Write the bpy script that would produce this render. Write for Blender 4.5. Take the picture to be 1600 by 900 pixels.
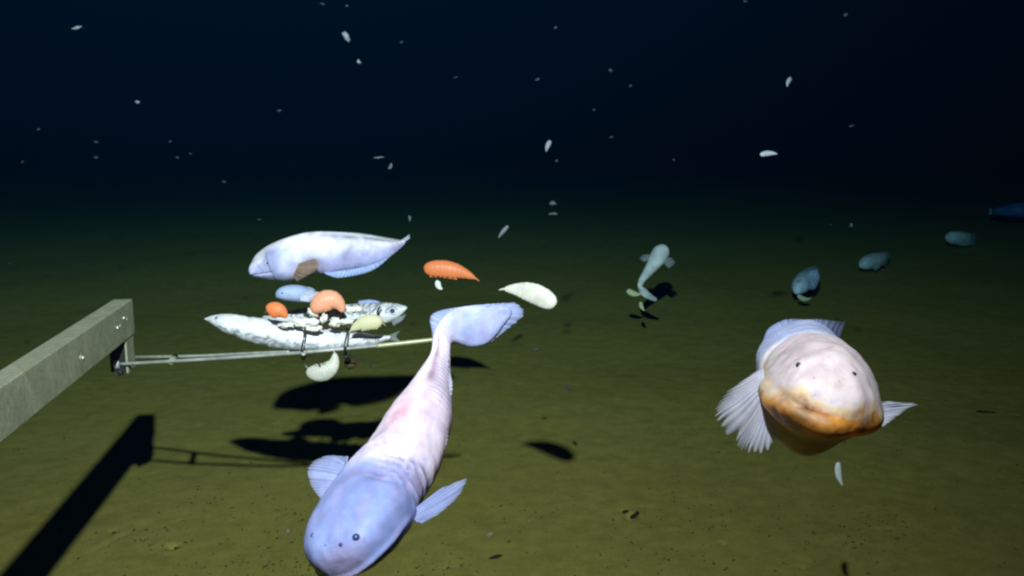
import bpy, bmesh, math, random
import numpy as np
from mathutils import Vector, Matrix
from mathutils.bvhtree import BVHTree

random.seed(7)
rng = np.random.default_rng(7)
for o in list(bpy.data.objects):
    bpy.data.objects.remove(o, do_unlink=True)
scene = bpy.context.scene
COL = scene.collection

# ------------------------------------------------------------------ camera
F = 1386.0                      # focal length in photo pixels (1600 wide)
CAM_H = 0.70
PITCH = math.radians(10.0)
cam_d = bpy.data.cameras.new('camera')
cam_d.sensor_width = 36.0
cam_d.lens = 36.0 * F / 1600.0
cam_d.clip_start = 0.02
cam_d.clip_end = 400.0
cam = bpy.data.objects.new('camera', cam_d)
COL.objects.link(cam)
cam.location = (0, 0, CAM_H)
cam.rotation_euler = (math.pi / 2 - PITCH, 0, 0)
scene.camera = cam
CAM = Vector((0, 0, CAM_H))
FWD = Vector((0, math.cos(PITCH), -math.sin(PITCH)))
UPC = Vector((0, math.sin(PITCH), math.cos(PITCH)))
RGT = Vector((1, 0, 0))

# ------------------------------------------------------------------ world: lightless deep water
world = bpy.data.worlds.new('World')
scene.world = world
world.use_nodes = True
bg = world.node_tree.nodes['Background']
bg.inputs['Color'].default_value = (0.02, 0.30, 1.0, 1)
bg.inputs['Strength'].default_value = 0.0003

# ------------------------------------------------------------------ the lander's lamp, above the camera
LAMP = Vector((-0.05, 0.0, 1.10))
LAMP_YAW = math.radians(-12)      # the beam leans a little left
ld = bpy.data.lights.new('lander_lamp', 'POINT')
ld.energy = 92.0
ld.color = (0.94, 0.87, 1.0)
ld.shadow_soft_size = 0.012
lamp = bpy.data.objects.new('lander_lamp', ld)
COL.objects.link(lamp)
lamp.location = LAMP
# the reflector's photometric profile: strongest near the horizontal, weaker straight down and to the sides
ld.use_nodes = True
lt = ld.node_tree
em = next(n for n in lt.nodes if n.type == 'EMISSION')


def lnode(t, op=None, **vals):
    n = lt.nodes.new(t)
    if op: n.operation = op
    for k, v in vals.items():
        n.inputs[int(k[1:])].default_value = v
    return n


ltc = lnode('ShaderNodeTexCoord')
lsep = lnode('ShaderNodeSeparateXYZ')
lt.links.new(ltc.outputs['Normal'], lsep.inputs[0])
lel = lnode('ShaderNodeMath', 'ARCSINE')
lt.links.new(lsep.outputs['Z'], lel.inputs[0])
lmr = lnode('ShaderNodeMapRange')
lmr.inputs['From Min'].default_value = math.radians(-90)
lmr.inputs['From Max'].default_value = math.radians(90)
lt.links.new(lel.outputs[0], lmr.inputs['Value'])
lrp = lt.nodes.new('ShaderNodeValToRGB')
PROFILE = [(-90, .24), (-60, .38), (-50, .55), (-38, 1.02), (-31, 1.42), (-24.5, 2.05), (-18, 3.2), (-13.5, 4.9), (-9, 6.6),
           (-3, 7.2), (6, 5.2), (16, 3.4), (40, 1.5), (90, .4)]
els = lrp.color_ramp.elements
for k, (deg, val) in enumerate(PROFILE):
    e = els[k] if k < 2 and k == 0 else (els.new((deg + 90) / 180) if k < len(PROFILE) - 1 else els[len(els) - 1])
    e.position = (deg + 90) / 180
    e.color = (val / 8, val / 8, val / 8, 1)
lt.links.new(lmr.outputs['Result'], lrp.inputs['Fac'])
laz = lnode('ShaderNodeMath', 'ARCTAN2')
lt.links.new(lsep.outputs['X'], laz.inputs[0])
lt.links.new(lsep.outputs['Y'], laz.inputs[1])
lsub = lnode('ShaderNodeMath', 'SUBTRACT', i1=LAMP_YAW)
lt.links.new(laz.outputs[0], lsub.inputs[0])
lsq = lnode('ShaderNodeMath', 'POWER', i1=2.0)
labs = lnode('ShaderNodeMath', 'ABSOLUTE')
lt.links.new(lsub.outputs[0], labs.inputs[0])
lt.links.new(labs.outputs[0], lsq.inputs[0])
lmul = lnode('ShaderNodeMath', 'MULTIPLY', i1=-1.0 / (2 * math.radians(33) ** 2))
lt.links.new(lsq.outputs[0], lmul.inputs[0])
lexp = lnode('ShaderNodeMath', 'EXPONENT')
lt.links.new(lmul.outputs[0], lexp.inputs[0])
lfin = lnode('ShaderNodeMath', 'MULTIPLY')
lt.links.new(lrp.outputs['Color'], lfin.inputs[0])
lt.links.new(lexp.outputs[0], lfin.inputs[1])
lsc = lnode('ShaderNodeMath', 'MULTIPLY', i1=8.0)
lt.links.new(lfin.outputs[0], lsc.inputs[0])
lt.links.new(lsc.outputs[0], em.inputs['Strength'])

# ------------------------------------------------------------------ render settings
scene.view_settings.view_transform = 'Standard'
scene.view_settings.look = 'None'
scene.view_settings.exposure = 0.0
scene.view_settings.gamma = 1.0
scene.render.engine = 'CYCLES'
cy = scene.cycles
cy.use_denoising = True
try:
    cy.denoiser = 'OPENIMAGEDENOISE'
except Exception:
    pass
cy.filter_width = 2.3           # the soft video lens
cy.max_bounces = 6
cy.diffuse_bounces = 2
cy.transparent_max_bounces = 12
cy.volume_bounces = 0
cy.sample_clamp_indirect = 4.0


# ------------------------------------------------------------------ helpers
DS = 1.0     # brings a whole animal a little nearer along its sight lines, sizes with it


def P(px, py, d):
    """world point seen at photo pixel (px, py) at forward distance d (metres)"""
    d = d * DS
    return CAM + FWD * d + RGT * ((px - 800) / F * d) + UPC * ((450 - py) / F * d)


def on_floor(px, py, z=0.0):
    r = FWD + RGT * ((px - 800) / F) + UPC * ((450 - py) / F)
    k = (z - CAM_H) / r.z
    return CAM + r * k


def tag(o, label=None, cat=None, group=None, kind=None):
    if label: o['label'] = label
    if cat: o['category'] = cat
    if group: o['group'] = group
    if kind: o['kind'] = kind
    return o


def empty(name, loc):
    e = bpy.data.objects.new(name, None)
    e.empty_display_size = 0.02
    COL.objects.link(e)
    e.location = loc
    return e


def link_mesh(name, me, mat, parent=None, origin=None):
    """vertices are in world space; shift them to the parent's (or own) origin"""
    o = bpy.data.objects.new(name, me)
    COL.objects.link(o)
    if mat is not None:
        me.materials.append(mat)
    org = Vector(parent.matrix_world.translation) if False else None
    if parent is not None:
        root = parent
        off = Vector((0, 0, 0))
        while root is not None:
            off += root.location
            root = root.parent
        me.transform(Matrix.Translation(-off))
        o.parent = parent
    elif origin is not None:
        me.transform(Matrix.Translation(-Vector(origin)))
        o.location = origin
    return o


def mesh_from(verts, faces, smooth=True, colors=None, attrs=None, name='mesh'):
    me = bpy.data.meshes.new(name)
    me.from_pydata([tuple(v) for v in verts], [], faces)
    me.update()
    if smooth:
        me.polygons.foreach_set('use_smooth', [True] * len(me.polygons))
    if colors is not None:
        ca = me.color_attributes.new('tint', 'FLOAT_COLOR', 'POINT')
        c4 = np.ones((len(verts), 4), dtype=np.float32)
        c4[:, :3] = colors
        ca.data.foreach_set('color', c4.ravel())
    if attrs:
        for k, v in attrs.items():
            a = me.attributes.new(k, 'FLOAT', 'POINT')
            a.data.foreach_set('value', np.asarray(v, dtype=np.float32))
    return me


def fix_normals(me):
    bm = bmesh.new()
    bm.from_mesh(me)
    bmesh.ops.recalc_face_normals(bm, faces=bm.faces)
    bm.to_mesh(me)
    bm.free()


def vnoise(p, seed=0):
    """smooth 3D value noise on an (n,3) array, about -1..1"""
    p = np.asarray(p, dtype=float)
    i = np.floor(p).astype(np.int64)
    f = p - i
    f = f * f * (3 - 2 * f)

    def h(ix, iy, iz):
        n = (ix * 374761393 + iy * 668265263 + iz * 2147483647 + seed * 974711) & 0xFFFFFFFF
        n = ((n ^ (n >> 13)) * 1274126177) & 0xFFFFFFFF
        n = n ^ (n >> 16)
        return (n & 0xFFFF) / 32767.5 - 1.0
    r = 0
    for dx in (0, 1):
        for dy in (0, 1):
            for dz in (0, 1):
                w = (f[:, 0] if dx else 1 - f[:, 0]) * (f[:, 1] if dy else 1 - f[:, 1]) * (f[:, 2] if dz else 1 - f[:, 2])
                r = r + w * h(i[:, 0] + dx, i[:, 1] + dy, i[:, 2] + dz)
    return r


def fbm(p, seed=0, octaves=4):
    r, a = 0, 0.5
    p = np.asarray(p, dtype=float)
    for k in range(octaves):
        r = r + a * vnoise(p, seed + k)
        p = p * 2.03
        a *= 0.5
    return r


def sstep(a, b, x):
    t = np.clip((np.asarray(x, dtype=float) - a) / (b - a), 0, 1)
    return t * t * (3 - 2 * t)


def catmull(pts, n):
    """dense Catmull-Rom samples of an (m,k) array, n samples uniform in control parameter"""
    p = np.asarray(pts, dtype=float)
    m = len(p)
    q = np.vstack([2 * p[0] - p[1], p, 2 * p[-1] - p[-2]])
    u = np.linspace(0, m - 1 - 1e-9, n)
    i = u.astype(int)
    t = (u - i)[:, None]
    a, b, c, d = q[i], q[i + 1], q[i + 2], q[i + 3]
    return 0.5 * (2 * b + (c - a) * t + (2 * a - 5 * b + 4 * c - d) * t ** 2 + (3 * b - a - 3 * c + d) * t ** 3)


# ------------------------------------------------------------------ materials
def new_mat(name):
    m = bpy.data.materials.new(name)
    m.use_nodes = True
    nt = m.node_tree
    for n in list(nt.nodes):
        nt.nodes.remove(n)
    out = nt.nodes.new('ShaderNodeOutputMaterial')
    return m, nt, out


def N(nt, t, **kw):
    n = nt.nodes.new(t)
    for k, v in kw.items():
        if k in n.inputs:
            n.inputs[k].default_value = v
        else:
            setattr(n, k, v)
    return n


def ramp(nt, fac, stops):
    r = nt.nodes.new('ShaderNodeValToRGB')
    el = r.color_ramp.elements
    el[0].position, el[0].color = stops[0][0], (*stops[0][1], 1)
    el[1].position, el[1].color = stops[-1][0], (*stops[-1][1], 1)
    for p, c in stops[1:-1]:
        e = el.new(p)
        e.color = (*c, 1)
    nt.links.new(fac, r.inputs['Fac'])
    return r


def mixrgb(nt, mode, fac, a, b):
    m = nt.nodes.new('ShaderNodeMix')
    m.data_type = 'RGBA'
    m.blend_type = mode
    for sock, v in ((m.inputs[0], fac), (m.inputs[6], a), (m.inputs[7], b)):
        if hasattr(v, 'is_linked') or hasattr(v, 'links'):
            nt.links.new(v, sock)
        elif isinstance(v, (int, float)):
            sock.default_value = v
        else:
            sock.default_value = (*v, 1)
    return m.outputs[2]


def skin_material(name, mottling=0.25, scale=90, sss=0.25, rough=0.5, speckle=0.35, sss_scale=0.006, sss_rad=(1.0, 0.7, 0.6)):
    m, nt, out = new_mat(name)
    b = N(nt, 'ShaderNodeBsdfPrincipled')
    at = N(nt, 'ShaderNodeAttribute', attribute_name='tint')
    tc = N(nt, 'ShaderNodeTexCoord')
    n1 = N(nt, 'ShaderNodeTexNoise', Scale=scale, Detail=5.0, Roughness=0.6)
    nt.links.new(tc.outputs['Object'], n1.inputs['Vector'])
    r1 = ramp(nt, n1.outputs['Fac'], [(0.3, (1 - mottling, 1 - mottling * 0.95, 1 - mottling * 0.7)), (0.62, (1, 1, 1))])
    c = mixrgb(nt, 'MULTIPLY', 1.0, at.outputs['Color'], r1.outputs['Color'])
    # fine dark pores
    v = N(nt, 'ShaderNodeTexVoronoi', Scale=scale * 5.0)
    nt.links.new(tc.outputs['Object'], v.inputs['Vector'])
    n2 = N(nt, 'ShaderNodeTexNoise', Scale=scale * 0.55, Detail=2.0)
    nt.links.new(tc.outputs['Object'], n2.inputs['Vector'])
    rv = ramp(nt, v.outputs['Distance'], [(0.10, (0.35, 0.33, 0.36)), (0.26, (1, 1, 1))])
    rn = ramp(nt, n2.outputs['Fac'], [(0.50, (0, 0, 0)), (0.66, (speckle,) * 3)])
    c = mixrgb(nt, 'MULTIPLY', rn.outputs['Color'], c, rv.outputs['Color'])
    nt.links.new(c, b.inputs['Base Color'])
    b.inputs['Roughness'].default_value = rough
    b.inputs['Specular IOR Level'].default_value = 0.25
    b.inputs['Subsurface Weight'].default_value = sss
    b.inputs['Subsurface Radius'].default_value = sss_rad
    b.inputs['Subsurface Scale'].default_value = sss_scale
    n3 = N(nt, 'ShaderNodeTexNoise', Scale=scale * 2.2, Detail=6.0, Roughness=0.65)
    nt.links.new(tc.outputs['Object'], n3.inputs['Vector'])
    bp = N(nt, 'ShaderNodeBump', Strength=0.35, Distance=0.0015)
    nt.links.new(n3.outputs['Fac'], bp.inputs['Height'])
    nt.links.new(bp.outputs['Normal'], b.inputs['Normal'])
    nt.links.new(b.outputs['BSDF'], out.inputs['Surface'])
    return m


def fin_material(name, col, clear=0.3, scale=120):
    m, nt, out = new_mat(name)
    b = N(nt, 'ShaderNodeBsdfPrincipled', Roughness=0.5)
    b.inputs['Specular IOR Level'].default_value = 0.2
    tr = N(nt, 'ShaderNodeBsdfTranslucent')
    tp = N(nt, 'ShaderNodeBsdfTransparent')
    ray = N(nt, 'ShaderNodeAttribute', attribute_name='ray')
    edge = N(nt, 'ShaderNodeAttribute', attribute_name='edge')
    rr = ramp(nt, ray.outputs['Fac'], [(0.0, tuple(c * 0.86 for c in col)), (1.0, col)])
    tc = N(nt, 'ShaderNodeTexCoord')
    n1 = N(nt, 'ShaderNodeTexNoise', Scale=scale, Detail=4.0)
    nt.links.new(tc.outputs['Object'], n1.inputs['Vector'])
    rn = ramp(nt, n1.outputs['Fac'], [(0.3, (0.78, 0.80, 0.86)), (0.65, (1, 1, 1))])
    c = mixrgb(nt, 'MULTIPLY', 1.0, rr.outputs['Color'], rn.outputs['Color'])
    nt.links.new(c, b.inputs['Base Color'])
    nt.links.new(c, tr.inputs['Color'])
    m1 = N(nt, 'ShaderNodeMixShader', Fac=0.3)
    nt.links.new(b.outputs['BSDF'], m1.inputs[1])
    nt.links.new(tr.outputs['BSDF'], m1.inputs[2])
    # clearer between the rays and toward the free edge
    ma = N(nt, 'ShaderNodeMath', operation='MULTIPLY_ADD')
    nt.links.new(edge.outputs['Fac'], ma.inputs[0])
    ma.inputs[1].default_value = 0.60
    ma.inputs[2].default_value = clear
    mb = N(nt, 'ShaderNodeMath', operation='MULTIPLY_ADD', use_clamp=True)
    nt.links.new(ray.outputs['Fac'], mb.inputs[0])
    mb.inputs[1].default_value = -0.25
    nt.links.new(ma.outputs[0], mb.inputs[2])
    m2 = N(nt, 'ShaderNodeMixShader')
    nt.links.new(mb.outputs[0], m2.inputs[0])
    nt.links.new(m1.outputs[0], m2.inputs[1])
    nt.links.new(tp.outputs['BSDF'], m2.inputs[2])
    nt.links.new(m2.outputs[0], out.inputs['Surface'])
    return m


def plain_material(name, col, rough=0.5, metallic=0.0, var=0.3, scale=60, bump=0.2, sss=0.0, spec=0.3):
    m, nt, out = new_mat(name)
    b = N(nt, 'ShaderNodeBsdfPrincipled', Roughness=rough, Metallic=metallic)
    b.inputs['Specular IOR Level'].default_value = spec
    tc = N(nt, 'ShaderNodeTexCoord')
    n1 = N(nt, 'ShaderNodeTexNoise', Scale=scale, Detail=5.0, Roughness=0.6)
    nt.links.new(tc.outputs['Object'], n1.inputs['Vector'])
    r1 = ramp(nt, n1.outputs['Fac'], [(0.3, tuple(c * (1 - var) for c in col)), (0.68, col)])
    nt.links.new(r1.outputs['Color'], b.inputs['Base Color'])
    b.inputs['Subsurface Weight'].default_value = sss
    b.inputs['Subsurface Scale'].default_value = 0.004
    bp = N(nt, 'ShaderNodeBump', Strength=bump, Distance=0.001)
    nt.links.new(n1.outputs['Fac'], bp.inputs['Height'])
    nt.links.new(bp.outputs['Normal'], b.inputs['Normal'])
    nt.links.new(b.outputs['BSDF'], out.inputs['Surface'])
    return m


def seafloor_material():
    m, nt, out = new_mat('sediment')
    b = N(nt, 'ShaderNodeBsdfPrincipled', Roughness=0.9)
    b.inputs['Specular IOR Level'].default_value = 0.1
    tc = N(nt, 'ShaderNodeTexCoord')
    big = N(nt, 'ShaderNodeTexNoise', Scale=1.6, Detail=4.0)
    mid = N(nt, 'ShaderNodeTexNoise', Scale=22.0, Detail=6.0, Roughness=0.65)
    fine = N(nt, 'ShaderNodeTexNoise', Scale=320.0, Detail=4.0, Roughness=0.7)
    patch = N(nt, 'ShaderNodeTexNoise', Scale=5.0, Detail=3.0)
    for n in (big, mid, fine, patch):
        nt.links.new(tc.outputs['Object'], n.inputs['Vector'])
    c0 = ramp(nt, big.outputs['Fac'], [(0.3, (0.40, 0.335, 0.070)), (0.7, (0.44, 0.355, 0.085))])
    c1 = ramp(nt, mid.outputs['Fac'], [(0.3, (0.80, 0.81, 0.78)), (0.65, (1.06, 1.06, 1.06))])
    c2 = ramp(nt, fine.outputs['Fac'], [(0.30, (0.72, 0.72, 0.68)), (0.5, (1, 1, 1)), (0.75, (1.12, 1.12, 1.15))])
    c = mixrgb(nt, 'MULTIPLY', 1.0, c0.outputs['Color'], c1.outputs['Color'])
    c = mixrgb(nt, 'MULTIPLY', 1.0, c, c2.outputs['Color'])
    # dark organic flecks lying in loose patches
    warp = N(nt, 'ShaderNodeVectorMath', operation='ADD')
    sc = N(nt, 'ShaderNodeVectorMath', operation='SCALE')
    sc.inputs['Scale'].default_value = 0.02
    nt.links.new(mid.outputs['Color'], sc.inputs[0])
    nt.links.new(tc.outputs['Object'], warp.inputs[0])
    nt.links.new(sc.outputs[0], warp.inputs[1])
    vo = N(nt, 'ShaderNodeTexVoronoi', Scale=70.0)
    nt.links.new(warp.outputs[0], vo.inputs['Vector'])
    rf = ramp(nt, vo.outputs['Distance'], [(0.10, (1, 1, 1)), (0.26, (0, 0, 0))])
    rp = ramp(nt, patch.outputs['Fac'], [(0.52, (0, 0, 0)), (0.66, (0.55, 0.55, 0.55))])
    fac = mixrgb(nt, 'MULTIPLY', 1.0, rf.outputs['Color'], rp.outputs['Color'])
    c = mixrgb(nt, 'MIX', fac, c, (0.04, 0.042, 0.014))
    nt.links.new(c, b.inputs['Base Color'])
    add = N(nt, 'ShaderNodeMath', operation='MULTIPLY_ADD')
    nt.links.new(fine.outputs['Fac'], add.inputs[0])
    add.inputs[1].default_value = 0.25
    nt.links.new(mid.outputs['Fac'], add.inputs[2])
    bp = N(nt, 'ShaderNodeBump', Strength=0.3, Distance=0.0035)
    nt.links.new(add.outputs[0], bp.inputs['Height'])
    nt.links.new(bp.outputs['Normal'], b.inputs['Normal'])
    nt.links.new(b.outputs['BSDF'], out.inputs['Surface'])
    return m


def aluminium_material():
    m, nt, out = new_mat('weathered_aluminium')
    b = N(nt, 'ShaderNodeBsdfPrincipled', Metallic=0.1)
    tc = N(nt, 'ShaderNodeTexCoord')
    n1 = N(nt, 'ShaderNodeTexNoise', Scale=28.0, Detail=6.0, Roughness=0.6)
    n2 = N(nt, 'ShaderNodeTexNoise', Scale=140.0, Detail=5.0, Roughness=0.7)
    for n in (n1, n2):
        nt.links.new(tc.outputs['Object'], n.inputs['Vector'])
    r1 = ramp(nt, n1.outputs['Fac'], [(0.32, (0.35, 0.37, 0.22)), (0.52, (0.42, 0.44, 0.28)), (0.72, (0.54, 0.56, 0.40))])
    r2 = ramp(nt, n2.outputs['Fac'], [(0.35, (0.72, 0.72, 0.68)), (0.6, (1, 1, 1))])
    c = mixrgb(nt, 'MULTIPLY', 1.0, r1.outputs['Color'], r2.outputs['Color'])
    nt.links.new(c, b.inputs['Base Color'])
    rr = ramp(nt, n1.outputs['Fac'], [(0.3, (0.6,) * 3), (0.7, (0.4,) * 3)])
    nt.links.new(rr.outputs['Color'], b.inputs['Roughness'])
    n3 = N(nt, 'ShaderNodeTexNoise', Scale=420.0, Detail=3.0)
    nt.links.new(tc.outputs['Object'], n3.inputs['Vector'])
    bp = N(nt, 'ShaderNodeBump', Strength=0.4, Distance=0.001)
    nt.links.new(n3.outputs['Fac'], bp.inputs['Height'])
    nt.links.new(bp.outputs['Normal'], b.inputs['Normal'])
    nt.links.new(b.outputs['BSDF'], out.inputs['Surface'])
    return m


M = {}
M['skin'] = skin_material('snailfish_skin', mottling=0.20, scale=80, sss=0.4, speckle=0.30, sss_scale=0.009)
M['skin_face'] = skin_material('wrinkled_snailfish_skin', mottling=0.22, scale=110, sss=0.6, speckle=0.55, sss_scale=0.018, sss_rad=(1.0, 0.45, 0.2))
M['skin_far'] = skin_material('grey_snailfish_skin', mottling=0.4, scale=45, sss=0.1, speckle=0.6)
M['mackerel'] = skin_material('mackerel_skin', mottling=0.25, scale=120, sss=0.05, rough=0.3, speckle=0.6)
M['fin'] = fin_material('pale_fin', (0.80, 0.84, 0.90), clear=0.38)
M['fin_blue'] = fin_material('blue_fin', (0.50, 0.60, 0.86), clear=0.24)
M['fin_brown'] = fin_material('brown_fin', (0.30, 0.21, 0.14), clear=0.15)
M['fin_grey'] = fin_material('grey_fin', (0.42, 0.44, 0.42), clear=0.30)
M['eye'] = plain_material('dark_eye', (0.012, 0.014, 0.03), rough=0.25, var=0.2, spec=0.5)
M['eye_blue'] = plain_material('clouded_eye', (0.05, 0.08, 0.20), rough=0.25, var=0.3, spec=0.5)
M['eye_faint'] = plain_material('faint_eye', (0.13, 0.17, 0.36), rough=0.3, var=0.3, spec=0.4)
M['eye_pale'] = plain_material('pale_eye_ring', (0.55, 0.60, 0.72), rough=0.4)
M['alu'] = aluminium_material()
M['steel'] = plain_material('stainless_rod', (0.66, 0.67, 0.58), rough=0.32, metallic=0.3, var=0.55, scale=40, spec=0.5)
M['bolt'] = plain_material('bolt_steel', (0.85, 0.85, 0.82), rough=0.3, metallic=0.5, var=0.2, spec=0.5)
M['brass_rod'] = plain_material('algae_tinted_rod', (0.62, 0.62, 0.36), rough=0.4, metallic=0.4, var=0.4, scale=50)
M['white_shell'] = plain_material('white_shell', (0.66, 0.65, 0.52), rough=0.45, var=0.25, scale=90, sss=0.2)
M['pale_shell'] = plain_material('pale_shell', (0.60, 0.62, 0.58), rough=0.5, var=0.3, scale=3, sss=0.2)
M['grey_shell'] = plain_material('grey_shell', (0.12, 0.135, 0.14), rough=0.5, var=0.3, scale=200, sss=0.1)
M['mid_shell'] = plain_material('pale_grey_shell', (0.30, 0.32, 0.32), rough=0.5, var=0.3, scale=200, sss=0.1)
M['orange_shell'] = plain_material('orange_shell', (0.86, 0.24, 0.075), rough=0.45, var=0.30, scale=3, sss=0.2)
M['peach_shell'] = plain_material('peach_shell', (0.90, 0.40, 0.22), rough=0.45, var=0.35, scale=4, sss=0.2)
M['yellow_shell'] = plain_material('yellow_shell', (0.72, 0.70, 0.40), rough=0.5, var=0.4, scale=5, sss=0.2)
M['cream_shell'] = plain_material('cream_shell', (0.86, 0.86, 0.72), rough=0.5, var=0.25, scale=5, sss=0.2)
M['flesh'] = plain_material('bait_flesh', (0.86, 0.84, 0.70), rough=0.5, var=0.35, scale=160, sss=0.2)
M['tie'] = plain_material('black_cord_and_shade', (0.025, 0.025, 0.022), rough=0.6)
M['tag'] = plain_material('brown_tag', (0.07, 0.055, 0.018), rough=0.7, var=0.4)
M['snow_faint'] = plain_material('faint_floc', (0.015, 0.018, 0.021), rough=0.8, var=0.3, scale=200)
M['snow'] = plain_material('marine_snow_floc', (0.065, 0.072, 0.078), rough=0.8, var=0.3, scale=200)
M['grit'] = plain_material('dark_grit', (0.13, 0.115, 0.035), rough=0.9, var=0.5, scale=300)
M['debris'] = plain_material('dark_debris', (0.035, 0.036, 0.014), rough=0.9, var=0.5, scale=200)
M['floc'] = plain_material('pale_floc', (0.36, 0.35, 0.20), rough=0.9, var=0.3, scale=200)
M['floor'] = seafloor_material()

# ------------------------------------------------------------------ sea floor: one sheet out to the dark
PITS = []
for _ in range(150):
    px, py = rng.uniform(-100, 1700), 900 - 330 * rng.random() ** 1.6
    q = on_floor(px, py)
    PITS.append((q.x, q.y, rng.uniform(0.002, 0.0055), rng.uniform(0.3, 0.8)))
for px, py, r in ((985, 803, .010), (975, 796, .006), (270, 850, .009), (175, 829, .005), (1130, 850, .006), (1255, 888, .006)):
    q = on_floor(px, py)
    PITS.append((q.x, q.y, r, 1.4))


def axis(lo, hi, near_lo, near_hi, step, grow=1.09):
    a = list(np.arange(near_lo, near_hi, step))
    s, v = step, a[-1]
    while v < hi:
        s *= grow
        v += s
        a.append(v)
    s, v, left = step, a[0], []
    while v > lo:
        s *= grow
        v -= s
        left.append(v)
    return np.array(left[::-1] + a)


xs = axis(-60, 60, -1.5, 1.5, 0.0065)
ys = axis(-6, 90, 1.15, 2.7, 0.0065, 1.045)
X, Y = np.meshgrid(xs, ys)
pp = np.stack([X.ravel(), Y.ravel(), np.zeros(X.size)], 1)
fade = 1.0 / (1.0 + (np.hypot(pp[:, 0], pp[:, 1]) / 8.0) ** 2)
Z = (fbm(pp * 1.3, 3, 3) * 0.016 + fbm(pp * 9, 5, 3) * 0.0024 + fbm(pp * 45, 8, 3) * 0.0009) * fade
for (x0, y0, r, s) in PITS:
    j = np.where((abs(pp[:, 0] - x0) < 4 * r) & (abs(pp[:, 1] - y0) < 4 * r))[0]
    d2 = ((pp[j, 0] - x0) ** 2 + (pp[j, 1] - y0) ** 2) / r ** 2
    Z[j] += -s * r * 0.9 * np.exp(-d2) + s * r * 0.10 * np.exp(-((np.sqrt(d2) - 1.7) ** 2) * 2.5)
# a shallow drag mark at the left
for (ax, ay), (bx, by) in (((150, 858), (200, 830)),):
    A, B = on_floor(ax, ay), on_floor(bx, by)
    AB = np.array([B.x - A.x, B.y - A.y])
    rel = pp[:, :2] - np.array([A.x, A.y])
    tt = np.clip((rel @ AB) / (AB @ AB), 0, 1)
    dd = np.hypot(*(rel - tt[:, None] * AB).T)
    Z += -0.003 * np.exp(-(dd / 0.003) ** 2) + 0.0006 * np.exp(-((dd - 0.010) / 0.005) ** 2)
pp[:, 2] = Z
nx, ny = len(xs), len(ys)
idx = np.arange(nx * ny).reshape(ny, nx)
faces = np.stack([idx[:-1, :-1], idx[:-1, 1:], idx[1:, 1:], idx[1:, :-1]], -1).reshape(-1, 4)
me = bpy.data.meshes.new('seafloor')
me.vertices.add(len(pp))
me.vertices.foreach_set('co', pp.ravel())
me.loops.add(faces.size)
me.loops.foreach_set('vertex_index', faces.ravel())
me.polygons.add(len(faces))
me.polygons.foreach_set('loop_start', np.arange(0, faces.size, 4))
me.polygons.foreach_set('loop_total', np.full(len(faces), 4))
me.update(calc_edges=True)
me.polygons.foreach_set('use_smooth', [True] * len(me.polygons))
floor = link_mesh('seafloor', me, M['floor'])
tag(floor, kind='structure')

# ------------------------------------------------------------------ the water itself: an even haze
HX, HY0, HY1, HZ0, HZ1 = 45.0, -4.0, 70.0, -1.4, 3.2
bm = bmesh.new()
bmesh.ops.create_cube(bm, size=1.0)
for v in bm.verts:
    v.co = Vector((v.co.x * 2 * HX, (v.co.y + .5) * (HY1 - HY0) + HY0, (v.co.z + .5) * (HZ1 - HZ0) + HZ0))
me = bpy.data.meshes.new('haze')
bm.to_mesh(me)
bm.free()
m, nt, out = new_mat('sea_water')
pv = N(nt, 'ShaderNodeVolumePrincipled')
pv.inputs['Density'].default_value = 0.30
pv.inputs['Color'].default_value = (0.001, 0.0095, 0.0245, 1)
pv.inputs['Absorption Color'].default_value = (0.33, 0.82, 0.74, 1)
pv.inputs['Anisotropy'].default_value = 0.25
nt.links.new(pv.outputs['Volume'], out.inputs['Volume'])
haze = link_mesh('haze', me, m)
tag(haze, kind='stuff')


# ------------------------------------------------------------------ builders
def tube(path, rad, seg=10, n=None, flat=None):
    """verts, faces of a tube round a polyline with per-point radius, closed ends"""
    p = np.asarray([tuple(v) for v in path], dtype=float)
    r = np.asarray(rad, dtype=float) if np.ndim(rad) else np.full(len(p), rad)
    if n:
        d = catmull(np.column_stack([p, r]), n)
        p, r = d[:, :3], np.maximum(d[:, 3], 1e-5)
    t = np.gradient(p, axis=0)
    t /= np.linalg.norm(t, axis=1)[:, None] + 1e-12
    up = np.array([0.13, 0.21, 0.97])
    verts, faces = [], []
    a = np.linspace(0, 2 * np.pi, seg, endpoint=False)
    for i in range(len(p)):
        l = np.cross(t[i], up)
        if np.linalg.norm(l) < 1e-3:
            l = np.cross(t[i], np.array([1, 0, 0]))
        l /= np.linalg.norm(l)
        u = np.cross(l, t[i])
        for k in a:
            verts.append(p[i] + r[i] * (math.cos(k) * l + math.sin(k) * u))
    m_ = len(p)
    for i in range(m_ - 1):
        for k in range(seg):
            k2 = (k + 1) % seg
            faces.append((i * seg + k, i * seg + k2, (i + 1) * seg + k2, (i + 1) * seg + k))
    faces.append(tuple(range(seg))[::-1])
    faces.append(tuple((m_ - 1) * seg + k for k in range(seg)))
    return verts, faces


def tube_obj(name, path, rad, mat, parent=None, seg=10, n=None, origin=None):
    v, f = tube(path, rad, seg, n)
    me = mesh_from(v, f, name=name)
    fix_normals(me)
    return link_mesh(name, me, mat, parent, origin)


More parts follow.
